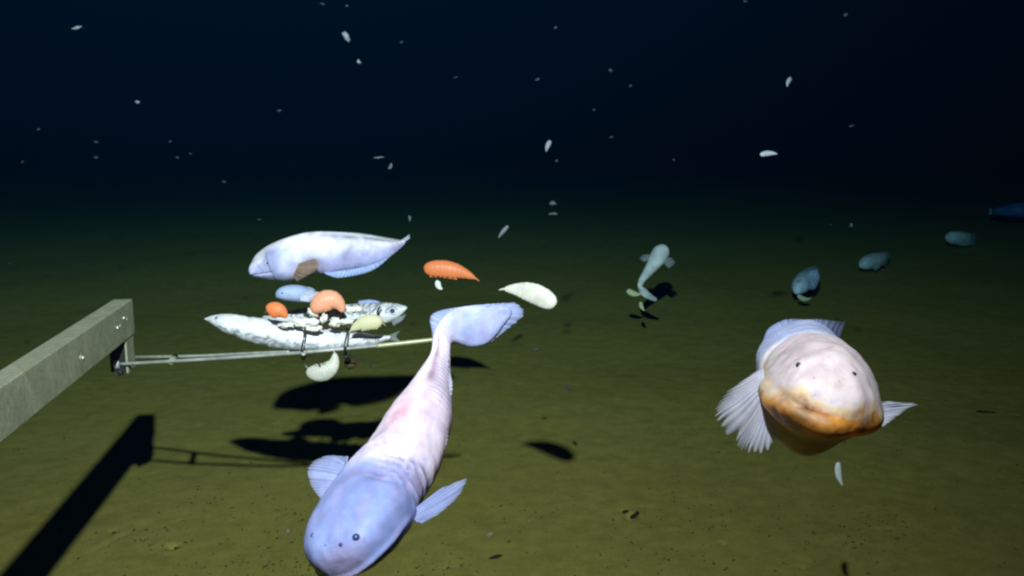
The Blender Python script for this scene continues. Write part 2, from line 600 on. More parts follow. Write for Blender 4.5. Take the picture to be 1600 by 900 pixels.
class Fish:
    """one continuous fish body lofted along a curved spine, snout first.
    ctrl rows: px, py, depth, half width, half height above, half height below (in photo pixels), up vector"""

    def __init__(self, name, ctrl, label, cat='snailfish', group=None, mat='skin', tint=None, deform=None,
                 cap=0.12, cap_pow=2.2, nr=110, ns=64, ex=0.92, tail_cap=0.02):
        rows = []
        for c in ctrl:
            px, py, d, w, ht, hb, up = c
            p = P(px, py, d)
            k = d * DS / F
            up = Vector(up).normalized()
            rows.append([*p, w * k, ht * k, hb * k, *up])
        dn = catmull(rows, 900)
        seg = np.linalg.norm(np.diff(dn[:, :3], axis=0), axis=1)
        s = np.concatenate([[0], np.cumsum(seg)])
        L = s[-1]
        # rings spaced evenly over the rounded snout, then along the body
        n1 = int(nr * 0.36)
        kk = np.linspace(0.012, 0.985, n1)
        t1 = cap * (1 - (1 - kk ** cap_pow) ** (1 / cap_pow))
        t = np.concatenate([t1, np.linspace(t1[-1], 0.9995, nr - n1 + 1)[1:]])
        D = np.stack([np.interp(t * L, s, dn[:, k]) for k in range(9)], 1)
        c0 = D[:, :3]
        tg = np.stack([np.interp(t * L, s, np.gradient(dn[:, k], s)) for k in range(3)], 1)
        tg /= np.linalg.norm(tg, axis=1)[:, None]
        lat = np.cross(tg, D[:, 6:9])
        lat /= np.linalg.norm(lat, axis=1)[:, None]
        upv = np.cross(lat, tg)
        uu = np.clip(t / cap, 0, 1)
        capf = (1 - (1 - uu) ** cap_pow) ** (1 / cap_pow)
        ue = np.clip((1 - t) / tail_cap, 0, 1)
        capf = capf * np.sqrt(1 - (1 - ue) ** 2)
        th = np.linspace(0, 2 * np.pi, ns, endpoint=False)
        cx = np.sign(np.cos(th)) * abs(np.cos(th)) ** ex
        sy = np.sign(np.sin(th)) * abs(np.sin(th)) ** ex
        w = np.maximum(D[:, 3], 2e-4) * capf
        ht = np.maximum(D[:, 4], 2e-4) * capf
        hb = np.maximum(D[:, 5], 2e-4) * capf
        hh = np.where(sy[None, :] > 0, ht[:, None], hb[:, None])
        a = w[:, None] * cx[None, :]
        b = hh * sy[None, :]
        V = c0[:, None, :] + a[..., None] * lat[:, None, :] + b[..., None] * upv[:, None, :]
        # a,b normalised by the full (uncapped) section, so they read as face-on coordinates on the snout
        an = capf[:, None] * cx[None, :]
        bn = capf[:, None] * sy[None, :]
        T = np.repeat(t[:, None], ns, 1)
        self.V, self.t, self.L = V, t, L
        self.c0, self.tg, self.lat, self.upv = c0, tg, lat, upv
        self.w, self.ht, self.hb = w, ht, hb
        gu = np.gradient(V, axis=0)
        gv = (np.roll(V, -1, axis=1) - np.roll(V, 1, axis=1))
        nrm = np.cross(gu, gv)
        nrm /= np.linalg.norm(nrm, axis=2)[..., None] + 1e-15
        h_ = len(t) // 2
        if np.sum(nrm[h_] * (V[h_] - c0[h_])) < 0:
            nrm = -nrm
        if deform is not None:
            off = deform(T, an, bn, V) * sstep(0.0, 0.4, capf)[:, None]
            V = V + nrm * off[..., None]
        verts = V.reshape(-1, 3)
        n = len(t)
        faces = []
        for i in range(n - 1):
            for k in range(ns):
                k2 = (k + 1) % ns
                faces.append((i * ns + k, i * ns + k2, (i + 1) * ns + k2, (i + 1) * ns + k))
        verts = np.vstack([verts, c0[0] - tg[0] * 1e-4, c0[-1] + tg[-1] * 1e-4])
        ia, ib = n * ns, n * ns + 1
        for k in range(ns):
            k2 = (k + 1) % ns
            faces.append((ia, k2, k))
            faces.append((ib, (n - 1) * ns + k, (n - 1) * ns + k2))
        cols = None
        base = (0.66, 0.66, 0.72)
        if tint is not None:
            cc = tint(T, an, bn, V)
            cols = np.vstack([cc.reshape(-1, 3), cc[0].mean(0), cc[-1].mean(0)])
        else:
            cols = np.tile(np.array(base), (len(verts), 1))
        me = mesh_from(verts, faces, colors=cols, name=name + '_body')
        fix_normals(me)
        mid = c0[n // 2]
        self.root = empty(name, Vector(mid))
        tag(self.root, label, cat, group)
        self.bvh = BVHTree.FromPolygons([Vector(v) for v in verts], faces)
        self.body = link_mesh('body', me, M[mat], self.root)

    def hit(self, px, py):
        d = (P(px, py, 1.0) - CAM).normalized()
        q, nn, i, dist = self.bvh.ray_cast(CAM, d)
        if q is None:
            q, nn, i, dist = self.bvh.find_nearest(P(px, py, (Vector(self.c0[0]) - CAM).dot(FWD)))
        if nn.dot(d) > 0:
            nn = -nn
        return q, nn

    def eye(self, px, py, r_px, mat='eye', sink=0.45, ring=True, name='eye'):
        q, nn = self.hit(px, py)
        d = (q - CAM).dot(FWD)
        r = r_px * d / F
        bm = bmesh.new()
        bmesh.ops.create_uvsphere(bm, u_segments=20, v_segments=14, radius=r)
        me = bpy.data.meshes.new(name)
        bm.to_mesh(me)
        bm.free()
        me.polygons.foreach_set('use_smooth', [True] * len(me.polygons))
        me.transform(Matrix.Translation(q - nn * r * sink))
        e = link_mesh(name, me, M[mat], self.root)
        if ring:   # the skin fold round the eye
            t1 = nn.orthogonal().normalized()
            t2 = nn.cross(t1)
            pts = [q + nn * r * 0.10 + (t1 * math.cos(k) + t2 * math.sin(k)) * r * 1.08 for k in np.linspace(0, 2 * math.pi, 25)]
            tube_obj('eye_rim', pts, r * 0.24, M['eye_pale'], e, seg=8)
        return e

    def fin(self, name, base, tip, mat, **kw):
        return sheet(name, base, tip, M[mat], self.root, **kw)


def sheet(name, base, tip, mat, parent, nu=90, nv=22, rays=16, ridge=0.0006, bow=0.0, bow_dir=None, scallop=0.0,
          split=0.0, thick=0.0007, ruffle=0.0, label=None):
    """a thin fin membrane between a base line and a free edge, ribbed by rays, with real thickness"""
    A = catmull([tuple(v) for v in base], nu) if len(base) > 2 else np.linspace(tuple(base[0]), tuple(base[1]), nu)
    B = catmull([tuple(v) for v in tip], nu) if len(tip) > 2 else np.linspace(tuple(tip[0]), tuple(tip[1]), nu)
    u = np.linspace(0, 1, nu)
    v = np.linspace(0, 1, nv)
    sd = sum(ord(ch) for ch in name) + rays * 7 + int(abs(A[0][0]) * 1e4)
    fr_ = np.random.default_rng(sd)
    uw = u + 0.9 / max(rays, 4) * np.sin(2 * np.pi * (u * 2.3 + fr_.random())) + 0.2 / max(rays, 4) * np.sin(2 * np.pi * (u * 5.1 + fr_.random()))
    ph = np.cos(2 * np.pi * rays * uw)
    rag = 1 - (0.02 + scallop * 0.9) * fr_.random(rays + 3)[np.clip(np.round(rays * uw).astype(int) + 1, 0, rays + 2)]
    G = A[:, None, :] * (1 - v)[None, :, None] + B[:, None, :] * v[None, :, None]
    # ray tips reach a little past the membrane between them
    rag = np.convolve(np.pad(rag, 2, mode='edge'), np.ones(5) / 5, mode='valid')
    pull = rag * (1 - scallop * 0.5 * (1 - ph))
    pull = pull * (1 - split * 0.5 * (1 - ph) * (0.5 + 0.5 * np.sin(u * 37)))
    G = A[:, None, :] + (G - A[:, None, :]) * (1 + (pull - 1)[:, None] * v[None, :] ** 3)[..., None]
    du = np.gradient(G, axis=0)
    dv = np.gradient(G, axis=1)
    nrm = np.cross(du, dv)
    nrm /= np.linalg.norm(nrm, axis=2)[..., None] + 1e-12
    off = ridge * ph[:, None] * np.sin(np.pi * np.clip(v * 0.9 + 0.1, 0, 1))[None, :]
    off = off + bow * np.sin(np.pi * u)[:, None] * (v ** 1.5)[None, :]
    off = off + ruffle * np.sin(2 * np.pi * u * 2.3 + 0.7)[:, None] * (v ** 1.5)[None, :]
    G = G + nrm * off[..., None]
    th = thick * (1.15 - v)[None, :] * np.ones((nu, 1))
    top = (G + nrm * (th * 0.5)[..., None]).reshape(-1, 3)
    bot = (G - nrm * (th * 0.5)[..., None]).reshape(-1, 3)
    verts = np.vstack([top, bot])
    n0 = nu * nv
    faces = []
    for i in range(nu - 1):
        for j in range(nv - 1):
            a, b, c, d = i * nv + j, i * nv + j + 1, (i + 1) * nv + j + 1, (i + 1) * nv + j
            faces.append((a, d, c, b))
            faces.append((n0 + a, n0 + b, n0 + c, n0 + d))
    ring = [i * nv for i in range(nu)] + [(nu - 1) * nv + j for j in range(1, nv)] + \
           [i * nv + nv - 1 for i in range(nu - 2, -1, -1)] + [j for j in range(nv - 2, 0, -1)]
    for k in range(len(ring)):
        a, b = ring[k], ring[(k + 1) % len(ring)]
        faces.append((a, b, n0 + b, n0 + a))
    rayv = np.repeat((0.5 + 0.5 * ph)[:, None], nv, 1).ravel()
    edgev = np.repeat((np.clip((v - 0.55) / 0.45, 0, 1) ** 1.5)[None, :], nu, 0).ravel()
    me = mesh_from(verts, faces, attrs={'ray': np.tile(rayv, 2), 'edge': np.tile(edgev, 2)}, name=name)
    o = link_mesh(name, me, mat, parent)
    if label: o['label'] = label
    return o


WU = (0, 0, 1)


def vmix(*pairs):
    r = Vector((0, 0, 0))
    for k, v in pairs:
        r += Vector(v) * k
    return r.normalized()


# ================================================================== FISH 1: the big one in front, swimming down towards the lens
DS = 0.88
upA = vmix((-0.42, RGT), (0.55, WU), (-0.55, FWD))
upB = vmix((-0.55, RGT), (0.40, WU), (-0.60, FWD))
upC = vmix((-0.60, RGT), (0.55, UPC), (-0.35, FWD))
upD = vmix((-0.35, RGT), (0.95, UPC), (-0.1, FWD))


def front_tint(T, a, b, V):
    p = V.reshape(-1, 3)
    n = fbm(p * 55, 11, 4).reshape(T.shape)
    nb = fbm(np.column_stack([T.ravel() * 9, a.ravel() * 2.2, b.ravel() * 2.2]), 15, 4).reshape(T.shape)
    nf = fbm(p * 210, 17, 3).reshape(T.shape)
    c = np.zeros(T.shape + (3,)) + np.array([0.86, 0.79, 0.84])
    head = 1 - sstep(0.15, 0.37, T + 0.10 * n + 0.03 * a)
    c = c + head[..., None] * (np.array([0.28, 0.37, 0.64]) - c)
    blush = 1.25 * np.exp(-((T - 0.42) / 0.085) ** 2) * np.exp(-((a - 0.35) / 0.45) ** 2) * (0.75 + 0.6 * n)
    c = c + np.clip(blush, 0, 1)[..., None] * (np.array([0.82, 0.44, 0.47]) - c) * 0.95
    tail = sstep(0.72, 0.85, T)
    c = c + tail[..., None] * (np.array([0.36, 0.43, 0.64]) - c)
    # brown shading line above the anal fin, its shade put into the colour
    fin_shade = np.exp(-((a - 0.72 + 0.5 * (T - 0.6)) / 0.17) ** 2) * sstep(0.46, 0.58, T) * (1 - sstep(0.74, 0.80, T)) * (b > -0.9)
    c = c + np.clip(fin_shade * (0.8 + 0.7 * n), 0, 1)[..., None] * (np.array([0.24, 0.13, 0.11]) - c) * 0.9
    for t0 in (0.190, 0.207, 0.224, 0.243, 0.262):  # gill fold creases are shaded dark in the skin colour too
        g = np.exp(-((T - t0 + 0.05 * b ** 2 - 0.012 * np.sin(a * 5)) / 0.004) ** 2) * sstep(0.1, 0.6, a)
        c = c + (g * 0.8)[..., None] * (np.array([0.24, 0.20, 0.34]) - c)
    st = (0.5 + 0.5 * np.sin(T * 330 + a * 6)) * sstep(0.40, 0.50, T) * (1 - sstep(0.64, 0.74, T)) * sstep(0.45, 0.8, a)
    c = c + (st * 0.55)[..., None] * (np.array([0.30, 0.26, 0.42]) - c)
    vein = np.exp(-(nb / 0.05) ** 2)
    c = c + (vein * 0.28)[..., None] * (np.array([0.50, 0.30, 0.42]) - c)
    c = c * (1 + 0.30 * nb + 0.22 * nf)[..., None]
    lips = (1 - sstep(0.0, 0.02, T))
    c = c + lips[..., None] * (np.array([0.40, 0.36, 0.50]) - c) * 0.6
    return np.clip(c * (1 + 0.10 * n[..., None]), 0, 1)


def front_deform(T, a, b, V):
    off = np.zeros_like(T)
    # gill folds: curved wrinkles behind the cheek
    for k, (t0, amp) in enumerate(((0.190, 0.0022), (0.207, 0.0014), (0.224, 0.0026), (0.243, 0.0014), (0.262, 0.0018))):
        tt = t0 - 0.05 * (b ** 2) + 0.012 * np.sin(a * 5 + k)
        wgt = sstep(0.25, 0.6, a)
        off -= amp * np.exp(-((T - tt) / 0.0045) ** 2) * wgt
    # brow over the eyes, soft muscle bands along the flank
    off += 0.0016 * np.exp(-((T - 0.13) / 0.05) ** 2) * np.exp(-((a) / 0.5) ** 2) * (b > 0)
    off += 0.00012 * np.sin(T * 260) * sstep(0.35, 0.5, T) * (1 - sstep(0.68, 0.78, T)) * sstep(0.1, 0.6, a)
    p = V.reshape(-1, 3)
    off += 0.0020 * fbm(p * 50, 21, 4).reshape(T.shape) * (1 - 0.6 * sstep(0.3, 0.6, T))
    # mouth: wide slit under the blunt snout
    bm_ = -0.60 + 0.12 * a ** 2
    off -= 0.0022 * np.exp(-((b - bm_) / 0.06) ** 2) * (1 - sstep(0.07, 0.12, T))
    off += 0.0015 * np.exp(-((b - bm_ - 0.16) / 0.08) ** 2) * (1 - sstep(0.10, 0.16, T))
    return off


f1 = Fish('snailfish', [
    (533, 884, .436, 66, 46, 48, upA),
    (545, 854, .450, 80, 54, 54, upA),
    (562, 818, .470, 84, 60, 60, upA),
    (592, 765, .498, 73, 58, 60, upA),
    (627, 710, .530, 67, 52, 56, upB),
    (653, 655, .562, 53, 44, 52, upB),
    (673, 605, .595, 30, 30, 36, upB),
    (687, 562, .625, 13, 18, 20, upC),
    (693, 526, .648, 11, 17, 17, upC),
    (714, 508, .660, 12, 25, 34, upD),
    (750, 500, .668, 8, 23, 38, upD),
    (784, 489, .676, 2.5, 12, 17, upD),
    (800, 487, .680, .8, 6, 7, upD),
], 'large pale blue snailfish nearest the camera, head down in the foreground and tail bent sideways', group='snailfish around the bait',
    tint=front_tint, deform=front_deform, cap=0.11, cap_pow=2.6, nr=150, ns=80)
f1.eye(556, 839, 7.0, 'eye_blue', sink=0.55, ring=False)
f1.eye(487, 836, 6.0, 'eye_faint', sink=0.75, ring=False)
for px, py in ((532, 851), (508, 852)):
    f1.eye(px, py, 4.2 if px > 520 else 1.8, 'eye_blue', sink=0.6, ring=False, name='nostril')
q1, _ = f1.hit(545, 716)
q2, _ = f1.hit(530, 752)
f1.fin('pectoral_fin', [P(543, 713, .515), P(537, 738, .507), P(522, 772, .499)],
       [P(540, 716, .53), P(516, 704, .535), P(489, 709, .53), P(475, 727, .52), P(481, 753, .51), P(500, 780, .50)],
       'fin_blue', rays=17, bow=0.004, scallop=0.03, ridge=0.0004)
f1.fin('pectoral_fin', [P(640, 802, .480), P(646, 808, .477), P(652, 816, .474)],
       [P(690, 762, .478), P(730, 748, .475), P(736, 757, .472), P(724, 778, .468), P(690, 806, .468), P(660, 818, .470)],
       'fin_blue', rays=14, bow=0.003, scallop=0.03, ridge=0.0003)
f1.fin('anal_fin', [P(668, 748, .512), P(690, 690, .530), P(697, 640, .556), P(699, 600, .590), P(699, 560, .622)],
       [P(670, 749, .513), P(695, 696, .534), P(702, 645, .562), P(706, 600, .594), P(703, 562, .626)],
       'fin', rays=30, nu=200, ridge=0.0004, ruffle=0.001, scallop=0.06)
f1.fin('caudal_fin', [P(758, 478, .6685), P(768, 490, .671), P(752, 528, .667)],
       [P(806, 472, .685), P(817, 480, .688), P(819, 492, .687), P(800, 511, .682), P(762, 538, .670)], 'fin_blue', rays=17, scallop=0.05, ridge=0.0002)
f1.fin('dorsal_fin', [P(684, 552, .640), P(688, 525, .652), P(697, 500, .660), P(735, 483, .667), P(785, 477, .678)],
       [P(679, 552, .638), P(675, 520, .648), P(676, 490, .655), P(730, 478, .667), P(792, 473, .679)], 'fin_blue', rays=26, nu=160, ridge=0.0002)


# ================================================================== FISH 2: head-on at the right
upR = vmix((0.10, RGT), (1.0, WU), (-0.10, FWD))


def face_tint(T, a, b, V):
    p = V.reshape(-1, 3)
    n = fbm(p * 60, 31, 4).reshape(T.shape)
    n2 = fbm(p * 190, 37, 3).reshape(T.shape)
    c = np.zeros(T.shape + (3,)) + np.array([0.86, 0.74, 0.68])
    rear = sstep(0.40, 0.47, T + 0.03 * n)
    c = c + rear[..., None] * (np.array([0.54, 0.64, 0.86]) - c)
    muzzle = np.exp(-((b + 0.05) / 0.28) ** 2 - (a / 0.6) ** 2) * (1 - sstep(0.2, 0.35, T))
    c = c + np.clip(muzzle, 0, 1)[..., None] * (np.array([0.92, 0.90, 0.92]) - c)
    edge = 0.10 - 0.02 * a + 0.02 * np.cos(a * 9) + 0.22 * n + 0.18 * n2
    chin = 1 - sstep(-0.12, 0.04, b - edge)
    chin = chin * (1 - sstep(0.32, 0.42, T))
    cream = np.exp(-((b - edge - 0.02) / 0.10) ** 2) * (1 - sstep(0.3, 0.5, T))
    c = c + np.clip(cream * 0.9, 0, 1)[..., None] * (np.array([0.86, 0.66, 0.34]) - c)
    ora = np.zeros_like(c) + np.array([0.78, 0.33, 0.045])
    ora = ora + np.clip(0.5 + n, 0, 1)[..., None] * np.array([0.06, 0.06, 0.02])
    n5 = fbm(p * 95, 47, 4).reshape(T.shape)
    ora = ora * np.clip(0.85 + 1.3 * n5 + 0.6 * n, 0.35, 1.5)[..., None]
    deep = 1 - sstep(-0.95, -0.5, b + 0.3 * n)  # shading under the chin, painted in as a browner orange
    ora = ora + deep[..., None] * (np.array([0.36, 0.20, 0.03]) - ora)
    c = c + chin[..., None] * (ora - c)
    lip = np.exp(-((b - (-0.20 + 0.34 * a ** 2)) / 0.07) ** 2) * (1 - sstep(-0.1, 0.2, a)) * (1 - sstep(0.2, 0.3, T))
    c = c + np.clip(lip * (0.9 + n), 0, 1)[..., None] * (np.array([0.86, 0.64, 0.40]) - c) * 0.8
    rim = np.exp(-((T - 0.415) / 0.018) ** 2) * sstep(-0.1, 0.2, b)
    c = c + np.clip(rim, 0, 1)[..., None] * (np.array([0.82, 0.76, 0.74]) - c) * 0.7
    n3 = fbm(p * 28, 43, 4).reshape(T.shape)
    vein = np.exp(-(n3 / 0.04) ** 2) * (b > 0.05)
    c = c + (vein * 0.22)[..., None] * (np.array([0.50, 0.34, 0.30]) - c)
    return np.clip(c * (1 + 0.30 * n2 + 0.28 * n3)[..., None], 0, 1)


def face_deform(T, a, b, V):
    off = np.zeros_like(T)
    fr = 1 - sstep(0.18, 0.30, T)
    bm_ = -0.06 + 0.30 * a ** 2
    off -= 0.0009 * np.exp(-((b - bm_) / 0.05) ** 2) * fr * (1 - sstep(-0.1, 0.45, a))            # mouth line
    off += 0.0003 * np.exp(-((b - bm_ - 0.12) / 0.08) ** 2) * fr      # upper lip
    off += 0.0022 * np.exp(-((b - bm_ + 0.34) / 0.26) ** 2) * fr      # lower lip
    off += 0.002 * np.exp(-((b - 0.25) / 0.2) ** 2 - ((abs(a) - 0.45) / 0.18) ** 2) * fr
    p = V.reshape(-1, 3)
    off += 0.0030 * fbm(p * 48, 41, 5).reshape(T.shape) * (1 - sstep(0.4, 0.6, T))
    # fold behind the head
    off -= 0.003 * np.exp(-((T - 0.43 - 0.03 * a) / 0.018) ** 2) * sstep(-0.3, 0.2, b)
    return off


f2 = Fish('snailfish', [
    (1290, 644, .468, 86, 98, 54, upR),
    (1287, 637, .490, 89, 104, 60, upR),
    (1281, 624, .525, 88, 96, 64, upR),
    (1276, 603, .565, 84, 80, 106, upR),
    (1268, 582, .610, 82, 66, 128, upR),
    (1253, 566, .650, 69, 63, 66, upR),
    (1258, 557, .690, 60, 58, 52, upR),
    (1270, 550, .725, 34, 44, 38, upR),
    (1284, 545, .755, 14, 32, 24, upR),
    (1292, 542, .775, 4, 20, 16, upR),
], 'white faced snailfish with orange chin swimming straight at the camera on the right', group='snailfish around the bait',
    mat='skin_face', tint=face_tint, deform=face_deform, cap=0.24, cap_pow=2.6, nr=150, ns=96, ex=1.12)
f2.eye(1247, 570, 5.0, 'eye', sink=0.4, ring=False)
f2.eye(1335, 584, 4.2, 'eye', sink=0.4, ring=False)
for px, py in ((1272, 590), (1312, 596)):
    f2.eye(px, py, 1.3, 'eye_faint', sink=0.6, ring=False, name='nostril')
f2.fin('pectoral_fin', [P(1192, 574, .545), P(1196, 606, .535), P(1204, 650, .530)],
       [P(1166, 590, .53), P(1132, 618, .515), P(1119, 644, .51), P(1128, 668, .51), P(1150, 690, .515), P(1165, 709, .52), P(1196, 707, .525), P(1224, 690, .53)],
       'fin', rays=22, bow=0.002, scallop=0.06, split=0.12, ridge=0.00012, nu=170)
f2.fin('pectoral_fin', [P(1362, 628, .545), P(1362, 645, .540), P(1358, 668, .535)],
       [P(1400, 628, .53), P(1434, 628, .52), P(1436, 634, .52), P(1408, 650, .525), P(1380, 668, .53)],
       'fin', rays=8, bow=0.002, scallop=0.05, ridge=0.0006)
f2.fin('dorsal_fin', [P(1196, 566, .640), P(1222, 530, .660), P(1262, 516, .690), P(1310, 530, .740)],
       [P(1188, 545, .650), P(1206, 508, .668), P(1260, 498, .695), P(1319, 502, .735)],
       'fin_blue', rays=30, nu=200, ridge=0.00015, ruffle=0.0015)


# ================================================================== FISH 3: above the bait, side-on
upS = vmix((0.0, RGT), (1.0, WU), (0.25, FWD))


DS = 1.0


def side_tint(T, a, b, V):
    p = V.reshape(-1, 3)
    n = fbm(p * 40, 51, 4).reshape(T.shape)
    c = np.zeros(T.shape + (3,)) + np.array([0.62, 0.59, 0.62])
    low = 1 - sstep(-0.5, 0.35, b + 0.2 * n)
    c = c + (low * sstep(0.15, 0.4, T))[..., None] * (np.array([0.38, 0.38, 0.57]) - c)
    head = 1 - sstep(0.2, 0.36, T + 0.08 * n)
    c = c + (head * (1 - sstep(0.4, 0.8, b)))[..., None] * (np.array([0.34, 0.36, 0.52]) - c)
    br = np.exp(-((T - 0.37) / 0.06) ** 2 - ((b + 0.55) / 0.28) ** 2)
    c = c + np.clip(br * 1.2, 0, 1)[..., None] * (np.array([0.24, 0.18, 0.15]) - c)
    ridge = np.exp(-((b - 0.72) / 0.16) ** 2) * sstep(0.35, 0.6, T)
    c = c + (ridge * np.clip(0.8 + 2.0 * n, 0, 1))[..., None] * (np.array([0.16, 0.17, 0.19]) - c) * 0.85
    n4 = fbm(p * 110, 57, 4).reshape(T.shape)
    return np.clip(c * (1 + 0.30 * n + 0.35 * n4)[..., None], 0, 1)


def side_deform(T, a, b, V):
    off = np.zeros_like(T)
    fr = 1 - sstep(0.10, 0.17, T)
    bm_ = -0.42 - 1.2 * T
    off -= 0.0022 * np.exp(-((b - bm_) / 0.08) ** 2) * fr
    off -= 0.0018 * np.exp(-((T - 0.29 - 0.05 * b - 0.03 * b * b) / 0.022) ** 2) * (1 - sstep(-0.1, 0.3, b))
    off -= 0.006 * np.exp(-((T - 0.38) / 0.05) ** 2) * (1 - sstep(-0.6, -0.1, b))
    off += 0.0012 * fbm(V.reshape(-1, 3) * 45, 61, 3).reshape(T.shape)
    return off


D3 = 1.20
f3 = Fish('snailfish', [
    (391, 427, D3 - .02, 12, 12, 10, upS),
    (402, 422, D3 - .01, 18, 17, 15, upS),
    (422, 414, D3, 27, 28, 26, upS),
    (455, 405, D3, 30, 34, 34, upS),
    (490, 398, D3 + .01, 28, 36, 34, upS),
    (530, 394, D3 + .02, 20, 32, 30, upS),
    (570, 390, D3 + .035, 12, 24, 26, upS),
    (602, 386, D3 + .05, 7, 14, 18, upS),
    (622, 381, D3 + .065, 3, 6, 8, upS),
    (634, 376, D3 + .075, 1.2, 2, 2, upS),
], 'whitish snailfish seen side-on facing left, swimming just above the bait', group='snailfish around the bait',
    tint=side_tint, deform=side_deform, cap=0.10, cap_pow=2.0, nr=130, ns=72)
f3.eye(418, 411, 2.4, 'eye', sink=0.3)
f3.fin('pectoral_fin', [P(466, 412, D3 - .033), P(462, 422, D3 - .034), P(458, 432, D3 - .030)],
       [P(492, 404, D3 - .035), P(498, 414, D3 - .04), P(492, 424, D3 - .042), P(478, 432, D3 - .04), P(464, 440, D3 - .03)], 'fin_brown', rays=10, nu=60)
f3.fin('anal_fin', [P(505, 424, D3 + .005), P(540, 420, D3 + .02), P(580, 410, D3 + .04), P(618, 388, D3 + .06)],
       [P(512, 430, D3 - .0), P(533, 434, D3 + .01), P(585, 421, D3 + .03), P(626, 384, D3 + .065)], 'fin_blue', rays=30, nu=140)
f3.fin('dorsal_fin', [P(525, 366, D3 + .02), P(560, 370, D3 + .03), P(595, 375, D3 + .05), P(622, 378, D3 + .065)],
       [P(530, 362, D3 + .02), P(562, 364, D3 + .03), P(600, 370, D3 + .05), P(627, 375, D3 + .065)], 'fin_grey', rays=30, nu=140)
f3.fin('caudal_fin', [P(627, 375, D3 + .07), P(627, 381, D3 + .07)], [P(640, 366, D3 + .085), P(641, 372, D3 + .085)], 'fin', rays=5, nu=24)


# ================================================================== FISH 4-8: dim ones far off; bluish water haze is put into the farther skin colours
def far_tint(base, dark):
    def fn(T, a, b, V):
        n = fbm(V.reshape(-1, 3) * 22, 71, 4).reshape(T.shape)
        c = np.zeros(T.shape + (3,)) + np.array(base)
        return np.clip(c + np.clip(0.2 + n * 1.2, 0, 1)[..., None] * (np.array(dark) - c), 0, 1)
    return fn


upT = vmix((0.9, WU), (-0.45, FWD), (0.1, RGT))
f4 = Fish('snailfish', [
    (1038, 383, 2.86, 9, 8, 8, upT),
    (1034, 392, 2.85, 13, 10, 10, upT),
    (1027, 404, 2.84, 13, 11, 11, upT),
    (1019, 416, 2.83, 10, 9, 9, upT),
    (1010, 428, 2.82, 7, 7, 7, upT),
    (1002, 440, 2.81, 5, 6, 6, upT),
    (1001, 450, 2.80, 4, 6, 6, upD),
    (1010, 460, 2.80, 3, 6, 6, upD),
    (1027, 469, 2.82, 1, 2, 3, upD),
], 'dim grey snailfish mid-distance seen from above, swimming away with its tail hooked', group='snailfish in the dim distance',
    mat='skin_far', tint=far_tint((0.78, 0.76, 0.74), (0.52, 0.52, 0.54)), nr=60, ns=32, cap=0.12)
f4.fin('pectoral_fin', [P(1041, 402, 2.84), P(1038, 412, 2.83)], [P(1050, 402, 2.86), P(1055, 411, 2.84), P(1045, 420, 2.82)], 'fin_grey', rays=8, nu=40, nv=10)
f4.fin('pectoral_fin', [P(1016, 398, 2.85), P(1013, 406, 2.84)], [P(1004, 398, 2.86), P(999, 404, 2.84), P(1006, 410, 2.83)], 'fin_grey', rays=8, nu=40, nv=10)

DS = 1.4
upQ = vmix((-0.35, RGT), (0.8, WU), (-0.5, FWD))
f5 = Fish('snailfish', [
    (1244, 458, 2.50, 10, 9, 9, upQ),
    (1248, 450, 2.52, 13, 12, 12, upQ),
    (1255, 441, 2.56, 15, 13, 13, upQ),
    (1262, 433, 2.60, 15, 12, 13, upQ),
    (1268, 427, 2.66, 12, 10, 11, upQ),
    (1273, 422, 2.72, 6, 6, 8, upQ),
    (1276, 418, 2.76, 2, 3, 4, upQ),
], 'dim blue-grey snailfish nosing down at a small white amphipod', group='snailfish in the dim distance',
    mat='skin_far', tint=far_tint((0.66, 0.78, 0.95), (0.26, 0.34, 0.56)), nr=60, ns=32, cap=0.2)
f5.fin('pectoral_fin', [P(1266, 424, 2.56), P(1262, 440, 2.55)], [P(1278, 421, 2.55), P(1281, 436, 2.53), P(1273, 452, 2.51), P(1262, 452, 2.52)], 'fin_blue', rays=9, nu=40, nv=10)
f5.eye(1247, 440, 1.3, 'eye', sink=0.3, ring=False)

DS = 1.46
f6 = Fish('snailfish', [
    (1344, 415, 3.00, 8, 8, 8, WU),
    (1352, 412, 3.02, 11, 11, 10, WU),
    (1363, 408, 3.05, 12, 12, 11, WU),
    (1374, 405, 3.09, 10, 11, 12, WU),
    (1383, 402, 3.14, 5, 8, 12, WU),
    (1389, 400, 3.19, 2, 4, 6, WU),
], 'small dim grey snailfish facing left, alone right of the blue-grey one', group='snailfish in the dim distance',
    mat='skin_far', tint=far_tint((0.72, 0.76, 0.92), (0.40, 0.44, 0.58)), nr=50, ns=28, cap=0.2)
f6.fin('caudal_fin', [P(1378, 396, 3.10), P(1377, 413, 3.10)], [P(1389, 393, 3.16), P(1387, 420, 3.16)], 'fin_grey', rays=9, nu=40, nv=10, scallop=.1)
f6.fin('pectoral_fin', [P(1364, 410, 3.0), P(1362, 417, 3.0)], [P(1374, 409, 2.99), P(1376, 417, 2.98), P(1368, 424, 2.98)], 'fin_grey', rays=8, nu=40, nv=10)

DS = 1.49
f7 = Fish('snailfish', [
    (1477, 371, 3.55, 4, 4, 4, WU),
    (1484, 371, 3.56, 8, 9, 9, WU),
    (1496, 372, 3.58, 10, 11, 11, WU),
    (1508, 373, 3.61, 8, 11, 12, WU),
    (1517, 373, 3.65, 4, 9, 11, WU),
    (1523, 374, 3.68, 1.5, 8, 10, WU),
], 'very dim grey snailfish with a square tail, far off near the right edge', group='snailfish in the dim distance',
    mat='skin_far', tint=far_tint((0.70, 0.72, 0.84), (0.40, 0.42, 0.50)), nr=50, ns=28, cap=0.15)
f7.fin('caudal_fin', [P(1519, 364, 3.66), P(1519, 384, 3.66)], [P(1525, 361, 3.70), P(1525, 386, 3.70)], 'fin_grey', rays=8, nu=30, nv=8)

